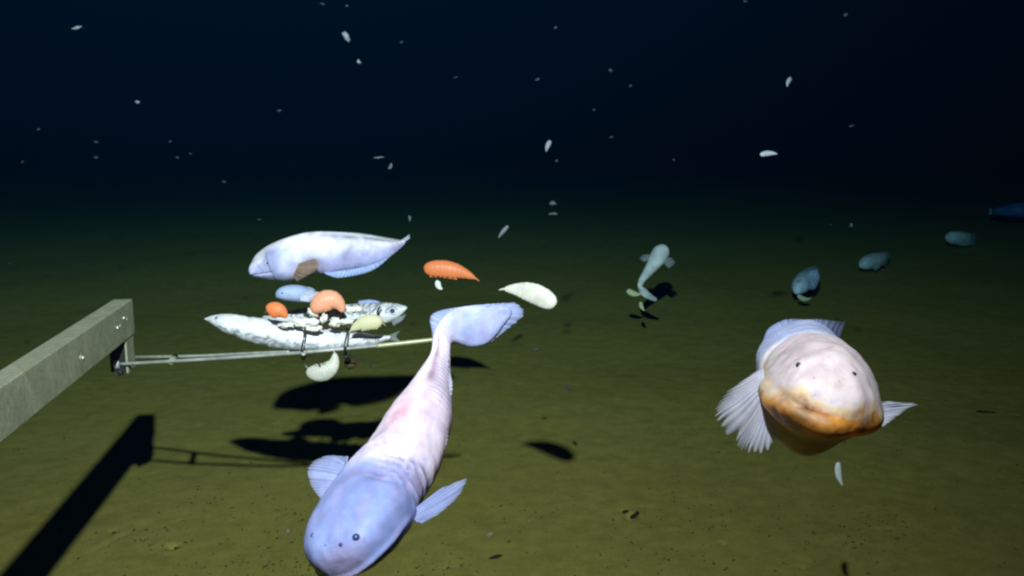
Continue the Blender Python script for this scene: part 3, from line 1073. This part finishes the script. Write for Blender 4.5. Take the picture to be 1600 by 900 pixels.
DS = 1.75
f8 = Fish('snailfish', [
    (1549, 331, 3.60, 2, 2, 2, WU),
    (1558, 330, 3.58, 5, 6, 6, WU),
    (1574, 329, 3.56, 9, 10, 9, WU),
    (1592, 328, 3.54, 12, 12, 11, WU),
    (1612, 328, 3.53, 12, 12, 12, WU),
    (1636, 330, 3.52, 9, 9, 9, WU),
    (1646, 331, 3.52, 5, 5, 5, WU),
][::-1], 'deep blue snailfish fading into the dark, cut by the right edge', group='snailfish in the dim distance',
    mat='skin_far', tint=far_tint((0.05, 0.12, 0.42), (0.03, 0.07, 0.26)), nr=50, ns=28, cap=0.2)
f8.fin('caudal_fin', [P(1553, 328, 3.60), P(1553, 333, 3.60)], [P(1545, 325, 3.62), P(1545, 336, 3.62)], 'fin_blue', rays=5, nu=20, nv=8)
DS = 1.0


# ================================================================== the bait arm: aluminium beam, bracket, rods
B_top = P(207, 467, 1.26)
A_top = P(0, 605, .823)
ax = (B_top - A_top)
ax.z = 0
LEN = ax.length * 1.75
ax.normalize()
rt = Vector((ax.y, -ax.x, 0))        # towards image right
upz = Vector((0, 0, 1))
arm = empty('bait_boom', B_top - ax * LEN * 0.5)
tag(arm, 'weathered aluminium beam entering from the left with two thin steel rods holding the bait', 'bait boom')


def frame_box(bm, o, x0, x1, y0, y1, z0, z1, bevel=0.0):
    """box in beam coordinates: x along the beam from its far end (negative = back), y to the right, z up"""
    vs = []
    for x in (x0, x1):
        for y in (y0, y1):
            for z in (z0, z1):
                vs.append(bm.verts.new(o + ax * x + rt * y + upz * z))
    q = [(0, 1, 3, 2), (4, 6, 7, 5), (0, 4, 5, 1), (2, 3, 7, 6), (0, 2, 6, 4), (1, 5, 7, 3)]
    fs = [bm.faces.new([vs[i] for i in f]) for f in q]
    return vs, fs


def boxes_obj(name, o, boxes, mat, parent, bevel=0.0008):
    bm = bmesh.new()
    for b in boxes:
        frame_box(bm, o, *b)
    bmesh.ops.recalc_face_normals(bm, faces=bm.faces)
    if bevel:
        bmesh.ops.bevel(bm, geom=list(bm.edges), offset=bevel, segments=2, affect='EDGES', profile=0.6)
    me = bpy.data.meshes.new(name)
    bm.to_mesh(me)
    bm.free()
    return link_mesh(name, me, M[mat], parent)


BW, BH, WT = 0.026, 0.050, 0.0022
# hollow rectangular tube with a real hole drilled through the near face
bm = bmesh.new()
frame_box(bm, B_top, -LEN, 0, -BW, 0, -BH, 0)
bmesh.ops.recalc_face_normals(bm, faces=bm.faces)
bmesh.ops.bevel(bm, geom=list(bm.edges), offset=0.0014, segments=3, affect='EDGES', profile=0.5)
me = bpy.data.meshes.new('beam')
bm.to_mesh(me)
bm.free()
tmp = bpy.data.objects.new('tmp_beam', me)
COL.objects.link(tmp)
cutters = []
bm = bmesh.new()
frame_box(bm, B_top, -LEN - .05, .05, -BW + WT, -WT, -BH + WT, -WT)
bmesh.ops.recalc_face_normals(bm, faces=bm.faces)
cme = bpy.data.meshes.new('cut')
bm.to_mesh(cme)
bm.free()
cutters.append(cme)


def beam_at(px, py):
    """beam x,z coordinates of the point of its right face seen at the pixel"""
    d = (P(px, py, 1.0) - CAM)
    k = (B_top - CAM).dot(rt) / d.dot(rt)
    q = CAM + d * k - B_top
    return q.dot(ax), q.z


HOLES = [(125, 556, .0042), (187, 508, .0028), (198, 498, .0024)]
for px, py, r in HOLES:
    hx, hz = beam_at(px, py)
    bm = bmesh.new()
    bmesh.ops.create_cone(bm, cap_ends=True, segments=24, radius1=r, radius2=r, depth=0.02)
    rotm = upz.rotation_difference(rt).to_matrix().to_4x4()
    bm.transform(Matrix.Translation(B_top + ax * hx + upz * hz) @ Vector((0, 0, 1)).rotation_difference(rt).to_matrix().to_4x4())
    cme = bpy.data.meshes.new('cut')
    bm.to_mesh(cme)
    bm.free()
    cutters.append(cme)
cobjs = []
for c in cutters:
    co = bpy.data.objects.new('cut', c)
    COL.objects.link(co)
    cobjs.append(co)
    md = tmp.modifiers.new('b', 'BOOLEAN')
    md.operation = 'DIFFERENCE'
    md.solver = 'EXACT'
    md.object = co
bpy.context.view_layer.update()
dg = bpy.context.evaluated_depsgraph_get()
me = bpy.data.meshes.new_from_object(tmp.evaluated_get(dg))
for co in cobjs + [tmp]:
    bpy.data.objects.remove(co, do_unlink=True)
me.name = 'beam'
me.materials.clear()
beam = link_mesh('beam', me, M['alu'], arm)


def bolt_obj(name, at_p, direction, r, h, mat, parent, seg=6):
    bm = bmesh.new()
    bmesh.ops.create_cone(bm, cap_ends=True, segments=seg, radius1=r, radius2=r * 0.92, depth=h)
    bmesh.ops.bevel(bm, geom=list(bm.edges), offset=r * 0.12, segments=2, affect='EDGES')
    bm.transform(Matrix.Translation(at_p + direction * h * 0.5) @ Vector((0, 0, 1)).rotation_difference(direction).to_matrix().to_4x4())
    me = bpy.data.meshes.new(name)
    bm.to_mesh(me)
    bm.free()
    return link_mesh(name, me, mat, parent)


for px, py in ((129, 559), (183, 512), (193, 497)):
    hx, hz = beam_at(px, py)
    bolt_obj('rivet', B_top + ax * hx + rt * 0.0 + upz * (hz), rt, .0021, .0016, M['bolt'], arm, 12)

# hanging bracket under the far end; black block stands in for its shade
bz0, bz1 = beam_at(186, 604)[1], -BH
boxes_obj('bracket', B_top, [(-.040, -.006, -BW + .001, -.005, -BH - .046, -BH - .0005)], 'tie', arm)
boxes_obj('bracket_plate', B_top, [(-.040, -.004, -.0045, -.0015, -BH - .048, -BH - .0005)], 'alu', arm)
bl = P(186, 569, 1.235)
b2 = P(200, 558, 1.30)
bolt_obj('bolt', bl - RGT * .006, RGT, .0066, .007, M['bolt'], arm)
bolt_obj('bolt', b2 - RGT * .006, RGT, .0058, .006, M['bolt'], arm)
tube_obj('bolt', [bl + Vector((.0, 0, -.008)), bl + Vector((.002, 0, -.016))], .004, M['tie'], arm, seg=8)
tube_obj('rod', [bl, P(300, 562.5, 1.185), P(430, 554, 1.15), P(560, 543, 1.15), P(640, 535, 1.15), P(694, 529, 1.15)], .0023, M['steel'], arm, n=60)
tube_obj('rod', [b2, P(300, 556.5, 1.235), P(395, 552, 1.18), P(452, 550, 1.155)], .0022, M['steel'], arm, n=50)
# a screw clamp joining the rods and the greenish sleeve beyond the bait
tube_obj('sleeve', [P(588, 540.5, 1.15), P(636, 535.4, 1.15), P(682, 530.2, 1.15)], .0031, M['brass_rod'], arm, n=20)
tube_obj('rod_clamp', [P(268, 565, 1.199), P(274, 558, 1.247)], .0045, M['alu'], arm, seg=10)


# ================================================================== the bait: two mackerel lashed to the rods
def mack_tint(seed, flip):
    def fn(T, a, b, V):
        p = V.reshape(-1, 3)
        n = fbm(p * 70, seed, 4).reshape(T.shape)
        bars = fbm(np.column_stack([T.ravel() * 70, (b * flip).ravel() * 6, a.ravel()]), seed + 3, 3).reshape(T.shape)
        c = np.zeros(T.shape + (3,)) + np.array([0.84, 0.84, 0.78])
        back = sstep(-0.35, 0.20, b * flip + 0.8 * bars) if flip < 0 else sstep(0.35, 0.8, b + 0.5 * bars)
        c = c + (back * np.clip(0.65 + 1.5 * bars, 0, 1))[..., None] * (np.array([0.13, 0.15, 0.14]) - c)
        side = np.exp(-((b * flip - 0.1) / 0.25) ** 2)
        c = c + (side * 0.45)[..., None] * (np.array([0.55, 0.60, 0.62]) - c)
        tip = 1 - sstep(0.02, 0.14, T)
        c = c + (tip * 0.5)[..., None] * (np.array([0.42, 0.46, 0.44]) - c)
        return np.clip(c * (1 + 0.25 * n[..., None]), 0, 1)
    return fn


def mack_deform(T, a, b, V):
    return 0.0016 * fbm(V.reshape(-1, 3) * 80, 91, 3).reshape(T.shape) - 0.0015 * np.exp(-((T - 0.20 - 0.03 * b) / 0.010) ** 2)


upM = vmix((1.0, WU), (-0.35, FWD))
m1 = Fish('mackerel', [
    (319, 498, 1.16, 5, 4, 4, upM),
    (335, 500, 1.16, 10, 9, 8, upM),
    (365, 508, 1.16, 18, 15, 14, upM),
    (405, 517, 1.16, 22, 19, 19, upM),
    (450, 525, 1.165, 24, 20, 20, upM),
    (500, 530, 1.17, 22, 17, 17, upM),
    (545, 532, 1.175, 17, 13, 13, upM),
    (580, 531, 1.18, 10, 8, 9, upM),
    (604, 528, 1.185, 4, 4, 5, upM),
    (612, 527, 1.187, 2, 3, 3, upM),
], 'silver mackerel bait lying belly-up along the rod, pointed snout to the left', cat='mackerel', group='mackerel bait',
    mat='mackerel', tint=mack_tint(81, -1), deform=mack_deform, cap=0.10, cap_pow=1.7, nr=110, ns=48)
m1.eye(338, 497, 2.4, 'eye', sink=0.4, ring=True)
m1.fin('caudal_fin', [P(607, 524, 1.187), P(608, 531, 1.187)], [P(626, 516, 1.20), P(620, 526, 1.196), P(628, 535, 1.20)], 'fin_grey', rays=12, nu=40)

m2 = Fish('mackerel', [
    (636, 481, 1.20, 9, 6, 5, upM),
    (626, 484, 1.205, 13, 11, 10, upM),
    (606, 489, 1.21, 17, 16, 15, upM),
    (575, 492, 1.22, 19, 18, 18, upM),
    (535, 494, 1.22, 19, 18, 18, upM),
    (490, 495, 1.22, 16, 15, 15, upM),
    (455, 496, 1.215, 11, 10, 10, upM),
    (425, 498, 1.21, 6, 6, 6, upM),
    (408, 499, 1.21, 3, 4, 4, upM),
], 'silver mackerel bait behind the other, its dark-topped head pointing right', cat='mackerel', group='mackerel bait',
    mat='mackerel', tint=mack_tint(87, 1), deform=mack_deform, cap=0.12, cap_pow=1.8, nr=110, ns=48)
m2.eye(613, 486, 4.2, 'eye', sink=0.5)
tube_obj('gill_cover', [P(594, 478, 1.182), P(590, 488, 1.176), P(594, 500, 1.180)], [.0008, .0016, .0008], M['tie'], m2.root, n=20)
m2.fin('lower_jaw', [P(612, 500, 1.195), P(616, 508, 1.20)], [P(636, 490, 1.19), P(628, 502, 1.19)], 'fin_grey', rays=2, nu=12, thick=.004)
m2.fin('dorsal_fin', [P(560, 476, 1.22), P(585, 475, 1.22), P(600, 475, 1.215)], [P(560, 470, 1.225), P(580, 468, 1.225), P(598, 473, 1.22)], 'fin_blue', rays=14, nu=50)

# small fish with its nose in the bait
sf = Fish('snailfish', [
    (431, 464, 1.15, 6, 6, 5, WU),
    (440, 460, 1.15, 11, 11, 9, WU),
    (456, 459, 1.155, 14, 14, 12, WU),
    (474, 460, 1.165, 14, 13, 13, WU),
    (490, 463, 1.175, 10, 9, 11, WU),
    (503, 470, 1.185, 5, 5, 8, WU),
    (511, 478, 1.19, 2, 3, 4, WU),
], 'small slate-blue snailfish on top of the bait, under the side-on fish', group='snailfish around the bait',
    mat='skin_far', tint=far_tint((0.34, 0.42, 0.56), (0.24, 0.30, 0.42)), nr=60, ns=36, cap=0.14)
sf.eye(441, 458, 1.5, 'eye', sink=0.3, ring=False)
sf.fin('dorsal_fin', [P(462, 448, 1.16), P(480, 451, 1.17), P(498, 462, 1.18)], [P(470, 447, 1.165), P(488, 450, 1.175), P(500, 462, 1.185)], 'fin', rays=14, nu=50)
sf.fin('pectoral_fin', [P(470, 462, 1.14), P(470, 470, 1.14)], [P(488, 452, 1.13), P(494, 460, 1.13), P(484, 472, 1.132)], 'fin', rays=9, nu=40)


# ================================================================== amphipods
def amphipod(name, loc, length, ang, mat, label, curl=0.6, group='amphipods', fat=0.30, yaw=0.0, flip=1, limbs=True, feelers=True, nseg=11, width=0.62):
    """arched, plated scavenger shrimp; ang = heading of the head in the picture plane (degrees, 0 = right), yaw = turn out of it"""
    n = 121
    u = np.linspace(0, 1, n)
    # spine as an arc of total angle curl*pi, head at u=0
    phi = (u - 0.45) * curl * math.pi
    dx, dy = np.cos(phi), np.sin(phi)
    x = -np.concatenate([[0], np.cumsum((dx[1:] + dx[:-1]) * .5)]) / (n - 1)
    y = -np.concatenate([[0], np.cumsum((dy[1:] + dy[:-1]) * .5)]) / (n - 1)
    x -= x.mean()
    y -= y.mean()
    span = max(x.max() - x.min(), 1e-3)
    x /= span
    y /= span
    prof = np.interp(u, [0, .03, .10, .22, .42, .62, .78, .90, .97, 1], [.25, .55, .80, .95, 1, .86, .60, .40, .26, .10]) * fat * 0.5
    k = (u * nseg) % 1
    plate = 1 + 0.035 * (k - 0.45) * (u > .06)
    r = prof * plate
    hd = Vector((math.cos(math.radians(ang)), math.sin(math.radians(ang)), 0))
    ex = (RGT * hd.x + UPC * hd.y) * math.cos(yaw) + FWD * math.sin(yaw)
    ey0 = (RGT * -hd.y + UPC * hd.x) * flip
    ez = ex.cross(ey0).normalized()
    ey = ez.cross(ex).normalized()
    root = empty(name, Vector(loc))
    tag(root, label, 'amphipod', group)

    def W(px_, py_, pz_=0.0):
        return Vector(loc) + (ex * px_ + ey * py_ + ez * pz_) * length
    ns = 28
    th = np.linspace(0, 2 * np.pi, ns, endpoint=False)
    tx, ty = np.gradient(x), np.gradient(y)
    tl = np.hypot(tx, ty)
    tx, ty = tx / tl, ty / tl
    nx_, ny_ = ty, -tx            # dorsal normal
    if np.mean(ny_) < 0:
        nx_, ny_ = -nx_, -ny_
    verts = []
    for i in range(n):
        for a in th:
            dv = math.sin(a)
            rr = r[i] * (1.0 if dv > 0 else 1.12)
            verts.append(W(x[i] + nx_[i] * rr * dv, y[i] + ny_[i] * rr * dv, math.cos(a) * r[i] * width))
    faces = []
    for i in range(n - 1):
        for j in range(ns):
            j2 = (j + 1) % ns
            faces.append((i * ns + j, i * ns + j2, (i + 1) * ns + j2, (i + 1) * ns + j))
    faces.append(tuple(range(ns)))
    faces.append(tuple((n - 1) * ns + j for j in range(ns))[::-1])
    me = mesh_from(verts, faces, name='body')
    fix_normals(me)
    link_mesh('body', me, mat, root)
    if limbs:
        for q in range(6):
            ui = 0.16 + q * 0.085
            i = int(ui * (n - 1))
            for s in (-1, 1):
                bx, by = x[i] - nx_[i] * r[i] * .9, y[i] - ny_[i] * r[i] * .9
                fw = 0.05 - 0.028 * q
                pts = [W(bx, by, s * r[i] * .45),
                       W(bx - nx_[i] * .035 + tx[i] * -fw, by - ny_[i] * .035 + ty[i] * -fw, s * r[i] * .7),
                       W(bx - nx_[i] * .045 + tx[i] * fw * .4, by - ny_[i] * .045 + ty[i] * fw * .4, s * r[i] * .6)]
                tube_obj('leg', pts, [length * .012, length * .008, length * .004], mat, root, seg=7, n=10)
        for s in (-1, 1) if feelers else ():
            i = 2
            pts = [W(x[i], y[i], s * .02), W(x[i] - tx[i] * .07, y[i] - ty[i] * .07 - .02, s * .05), W(x[i] - tx[i] * .12, y[i] - ty[i] * .12 - .07, s * .07)]
            tube_obj('antenna', pts, [length * .009, length * .005, length * .002], mat, root, seg=7, n=12)
    if length > .035:
        i = n - 4
        pts = [W(x[i], y[i], 0), W(x[i] + tx[i] * .06, y[i] + ty[i] * .06, 0), W(x[i] + tx[i] * .13, y[i] + ty[i] * .13 - .01, 0)]
        tube_obj('tail', pts, [length * .03, length * .02, length * .006], mat, root, seg=8, n=10)
    return root


amphipod('amphipod', P(829, 459, 1.02), .066, -20, M['white_shell'], 'large white amphipod swimming beside the orange one', curl=.24, flip=1, fat=.34, yaw=-.4, limbs=False, width=.42)
amphipod('amphipod', P(703, 423, 1.55), .090, 172, M['orange_shell'], 'bright orange amphipod drifting right of the bait with thin tail trailing', curl=.22, flip=-1, fat=.32, feelers=False)
amphipod('amphipod', P(686, 446, 1.50), .016, 110, M['cream_shell'], 'tiny cream amphipod just below the orange one', curl=.6, fat=.6, limbs=False)
amphipod('amphipod', P(786, 362, 1.55), .028, 50, M['grey_shell'], 'slender pale amphipod tilted upright above the white one', curl=.1, fat=.26, limbs=False)
amphipod('amphipod', P(434, 487, 1.125), .026, 165, M['orange_shell'], 'plump orange amphipod on the left end of the bait pile', curl=.55, flip=-1, fat=.74, group='amphipods on the bait', width=.8)
amphipod('amphipod', P(515, 476, 1.135), .031, 192, M['peach_shell'], 'peach coloured amphipod curled into a ball on the bait', curl=1.05, flip=-1, fat=.86, group='amphipods on the bait', width=.8)
amphipod('amphipod', P(572, 506, 1.135), .041, 10, M['yellow_shell'], 'yellow-green amphipod lying in front of the mackerel head', curl=.35, flip=1, fat=.46, group='amphipods on the bait')
amphipod('amphipod', P(500, 474, 1.14), .026, 95, M['yellow_shell'], 'small yellowish amphipod standing between slate fish and peach amphipod', curl=.5, fat=.55, group='amphipods on the bait', limbs=False)
amphipod('amphipod', P(508, 574, 1.14), .039, 203, M['white_shell'], 'white amphipod curled up hanging under the rod', curl=.85, flip=1, fat=.56, group='amphipods on the bait')
amphipod('amphipod', P(1256, 466, 3.43), .050, 160, M['white_shell'], 'small white amphipod under the blue-grey distant snailfish', curl=.5, fat=.34)
amphipod('amphipod', P(990, 458, 2.75), .045, 160, M['yellow_shell'], 'faint yellowish amphipod left of the hooked tail in the distance', curl=.3, fat=.40, limbs=False, group='faint amphipods by the distant fish')
amphipod('amphipod', P(1003, 479, 2.75), .030, 110, M['yellow_shell'], 'faint amphipod hovering just below the distant hooked tail', curl=.4, fat=.4, limbs=False, group='faint amphipods by the distant fish')
amphipod('amphipod', P(1311, 741, 1.0), .027, 98, M['pale_shell'], 'thin white amphipod hanging upright just below the orange-chinned fish', curl=.25, fat=.26, limbs=False)
amphipod('amphipod', P(1201, 240, 1.5), .029, 185, M['mid_shell'], 'bright pale amphipod gliding alone in the dark upper right water', curl=.2, fat=.30, flip=-1, limbs=False)
amphipod('amphipod', P(1232, 128, 1.6), .018, 65, M['grey_shell'], 'dim upright amphipod in the upper right, above the bright one', curl=.3, fat=.42, limbs=False)
amphipod('amphipod', P(856, 228, 1.4), .019, 68, M['grey_shell'], 'small grey amphipod upright in the dark water above centre', curl=.15, fat=.40, limbs=False)


# ================================================================== scraps, ties and tag on the bait
def lump(name, loc, size, mat, seed, parent=None, stretch=(1, 1, 1), rot=0.0, sub=3, rough=0.55, freq=1.6):
    bm = bmesh.new()
    bmesh.ops.create_icosphere(bm, subdivisions=sub, radius=1.0)
    co = np.array([v.co[:] for v in bm.verts])
    d = 1 + rough * fbm(co * freq + seed * 7.3, seed, 4)
    co = co * d[:, None] * np.array(stretch)
    c, s = math.cos(rot), math.sin(rot)
    q = co.copy()
    q[:, 0], q[:, 2] = co[:, 0] * c - co[:, 2] * s, co[:, 0] * s + co[:, 2] * c
    for v, k in zip(bm.verts, q):
        v.co = Vector(k) * size
    me = bpy.data.meshes.new(name)
    bm.to_mesh(me)
    bm.free()
    me.polygons.foreach_set('use_smooth', [True] * len(me.polygons))
    o = bpy.data.objects.new(name, me)
    COL.objects.link(o)
    me.materials.append(mat)
    o.location = loc
    return o


for k, (px, py, r, st, lab) in enumerate((
        (524, 503, 9, (1, .6, .7), 'white torn flesh scrap below the peach amphipod'),
        (478, 505, 13, (1.3, .6, .55), 'cream shred of flesh along the top of the front mackerel'),
        (552, 484, 9, (1.2, .6, .6), 'pale flesh scrap right of the peach amphipod'),
        (448, 508, 9, (1.2, .6, .45), 'whitish shred of flesh beneath the plump orange amphipod'),
        (490, 487, 8, (.8, .7, 1.1), 'yellowish flesh clump beneath the small yellowish amphipod'),
        (462, 500, 6, (1.0, .6, .6), 'small ragged flesh shred left of the cream shred'),
        (506, 497, 7, (.7, .6, 1.0), 'ragged pale flesh shred standing left of the white torn scrap'),
        (541, 503, 8, (1.3, .6, .5), 'flat ragged flesh shred right of the white torn scrap'),
        (488, 513, 9, (1.5, .5, .4), 'long white flesh strip hanging over the near flank of the front mackerel'))):
    o = lump('bait_scrap', P(px, py, 1.138 if k != 2 else 1.15), r * 1.14 / F, M['flesh'], 100 + k, stretch=st, rough=1.0, freq=2.2, sub=4)
    tag(o, lab, 'bait scrap', 'flesh scraps on the bait')

for k, (px, ptop, pbot, lab) in enumerate(((474, 499, 562, 'dark cord lashed round the bait and rod above the hanging white amphipod'),
                                           (541, 513, 566, 'dark cord lashed round the bait and rod nearest the mackerel tail'))):
    path = []
    for a in np.linspace(0, 2 * math.pi, 40):
        py = (ptop + pbot) / 2 - math.cos(a) * (pbot - ptop) / 2
        path.append(P(px + 3 * math.sin(a * 2 + k), py, 1.172 - .046 * math.sin(a) - .002))
    root = empty('lashing', P(px, (ptop + pbot) / 2, 1.17))
    tag(root, lab, 'cord', 'cords lashing the bait')
    tube_obj('loop', path, .0011, M['tie'], root, seg=8)
    e0 = P(px, pbot - 4, 1.14)
    tube_obj('loose_end', [e0, P(px + 10, pbot - 7, 1.135), P(px + 20 + 12 * k, pbot - 2, 1.13), P(px + 26 + 14 * k, pbot + 10, 1.13)], .0008, M['tie'], root, n=24)
    tube_obj('knot', [P(px - 4, pbot - 12, 1.136), P(px, pbot - 8, 1.132), P(px + 5, pbot - 12, 1.136)], .0020, M['steel'] if k == 0 else M['tie'], root, n=14)
tg_ = lump('bait_tag', P(547, 569, 1.16), .0085, M['tag'], 131, stretch=(.95, .35, .8), rough=.5)
tag(tg_, 'small dark brown scrap dangling under the rod', 'scrap')

# ================================================================== marine snow drifting in the water
flecks = [  # px, py, depth, radius px, stretch, rot, label or None
    (541, 57, 1.2, 9, (.7, .6, 1.15), .4, 'largest pale floc of marine snow, forked, near the top left of centre'),
    (561, 97, 1.2, 4.2, (1, .8, 1), 0, 'round bright speck of marine snow just below the forked floc'),
    (120, 44, 1.3, 4.5, (1.8, .7, .6), .2, 'paired pale speck of marine snow in the top left corner'),
    (214, 159, 1.3, 3.4, (1, .8, .8), 0, 'lone pale speck of marine snow in the left water'),
    (610, 260, 1.3, 4, (.7, .6, 1.4), -.5, 'tilted grey sliver of marine snow above the side-on fish tail'),
    (592, 246, 1.3, 4, (1.9, .5, .4), .1, 'thin arched wisp of marine snow above the tilted sliver'),
    (864, 318, 1.5, 6, (1.1, .6, .6), .2, 'faint fuzzy pair of floc above centre, upper half'),
    (865, 334, 1.5, 5, (1.6, .6, .6), 0, 'faint fuzzy pair of floc above centre, lower half'),
    (888, 605, 1.5, 5, (.6, .5, 1.5), .5, 'pale sliver of floc above the small oval shadow on the mud'),
    (640, 341, 1.25, 3.5, (.6, .5, 1.5), 0, 'tiny upright sliver of snow over the side-on fish tail tip'),
    (838, 546, 1.5, 3.5, (1.3, .6, .8), 0, 'small pale crumb floating right of the bent tail'),
    (1330, 352, 1.6, 3.2, (.7, .6, 1.2), 0, 'tiny bright speck above the distant blue-grey fish'),
]
generic = [(504, 6), (542, 9), (627, 66), (711, 121), (868, 43), (954, 110), (985, 134), (928, 172), (870, 251), (955, 214), (436, 173),
           (150, 222), (150, 246), (266, 221), (297, 240), (277, 246), (35, 253), (350, 284), (1330, 197), (1322, 23), (60, 202),
           (405, 343), (15, 412), (1298, 351), (1165, 2), (840, 124), (1053, 250)]
for k, (px, py, d, r, st, rot, lab) in enumerate(flecks):
    o = lump('marine_snow', P(px, py, d), r * 0.85 * d / F, M['snow'], 200 + k, stretch=st, rot=rot, rough=1.0, freq=1.3)
    tag(o, lab, 'marine snow', 'flecks of marine snow', 'thing')
for k, (px, py) in enumerate(generic):
    d = 1.5 + 0.6 * rng.random()
    st = (1 + 1.0 * rng.random(), .6, .5 + .5 * rng.random())
    o = lump('marine_snow', P(px, py, d), 2.2 * d / F, M['snow_faint'], 240 + k, stretch=st, rot=rng.uniform(-.4, .4), rough=1.0, sub=2)
    tag(o, 'tiny faint fleck of marine snow hanging in the dark water', 'marine snow', 'tiny flecks of marine snow', 'thing')

# ================================================================== litter on the mud
clumps = [
    (992, 801, .0075, (1.2, .8, .6), .5, 'dark crumb of debris in a pitted patch of mud between the two big fish'),
    (978, 795, .0055, (1.0, .9, .5), 0, 'smaller dark crumb beside the pitted patch between the two big fish'),
    (1540, 645, .010, (2.4, .4, .35), -.1, 'dark twig-like scrap lying on the mud at the right edge'),
    (276, 850, .006, (1.4, .8, .5), .3, 'dark crumb of debris on the mud right of the beam shadow'),
    (178, 829, .004, (1.1, .9, .6), .2, 'tiny dark crumb beside the drag mark near the beam shadow'),
    (773, 866, .005, (2.2, .7, .5), .3, 'dark flat scrap on the mud right of the nearest fish'),
]
for k, (px, py, r, st, rot, lab) in enumerate(clumps):
    q = on_floor(px, py)
    o = lump('debris_crumb', Vector((q.x, q.y, r * .25)), r, M['debris'], 300 + k, stretch=st, rough=.9, rot=rot)
    tag(o, lab, 'debris', 'dark crumbs on the mud')
for k, (px, py, lab) in enumerate(((449, 825, 'pale crumb of floc on the mud left of the nearest fish head'),
                                   (765, 833, 'pale crumb of floc on the mud right of the nearest fish head'))):
    q = on_floor(px, py)
    o = lump('floc_crumb', Vector((q.x, q.y, .003)), .005, M['floc'], 330 + k, rough=.9)
    tag(o, lab, 'floc', 'pale crumbs on the mud')

# fine grit and flakes nobody could count: one object
gv, gf = [], []
grng = np.random.default_rng(5)
cl = [(grng.uniform(0, 1600), 900 - 260 * grng.random() ** 1.4, grng.uniform(25, 80)) for _ in range(30)] + [(grng.uniform(150, 480), grng.uniform(770, 890), 40) for _ in range(9)]
for _ in range(2200):
    if grng.random() < .7:
        c = cl[int(grng.integers(len(cl)))]
        px, py = c[0] + grng.normal() * c[2], c[1] + grng.normal() * c[2] * .4
    else:
        px, py = grng.uniform(-100, 1700), 905 - 300 * grng.random() ** 1.3
    if py < 600 or py > 930:
        continue
    q = on_floor(px, py)
    r = 0.0010 + 0.0026 * grng.random() ** 3
    base = len(gv)
    a0 = grng.uniform(0, 6.28)
    st = grng.uniform(.5, 2.0)
    zz = -.0005
    for (vx, vy, vz) in ((1, 0, 0), (-1, 0, 0), (0, 1, 0), (0, -1, 0), (0, 0, 1.0), (0, 0, -1.0)):
        x_, y_ = vx * st * grng.uniform(.7, 1.3), vy * grng.uniform(.7, 1.3)
        gv.append((q.x + r * (x_ * math.cos(a0) - y_ * math.sin(a0)), q.y + r * (x_ * math.sin(a0) + y_ * math.cos(a0)), zz + r * vz))
    for t in ((0, 2, 4), (2, 1, 4), (1, 3, 4), (3, 0, 4), (2, 0, 5), (1, 2, 5), (3, 1, 5), (0, 3, 5)):
        gf.append(tuple(base + i for i in t))
# set every grain on the sheet
fb = BVHTree.FromObject(floor, bpy.context.evaluated_depsgraph_get())
gv2 = []
for i in range(0, len(gv), 6):
    h = fb.ray_cast(Vector((gv[i + 4][0], gv[i + 4][1], 1)), Vector((0, 0, -1)))[0]
    z0 = h.z if h else 0.0
    for k in range(6):
        gv2.append((gv[i + k][0], gv[i + k][1], gv[i + k][2] + z0))
me = mesh_from(gv2, gf, smooth=False, name='grit')
grit = link_mesh('grit', me, M['grit'])
tag(grit, 'scattered dark grit and flakes on the olive mud', 'grit', kind='stuff')
for o in bpy.data.objects:
    if o.name.startswith(('debris_crumb', 'floc_crumb')):
        h = fb.ray_cast(Vector((o.location.x, o.location.y, 1)), Vector((0, 0, -1)))[0]
        if h:
            o.location.z += h.z
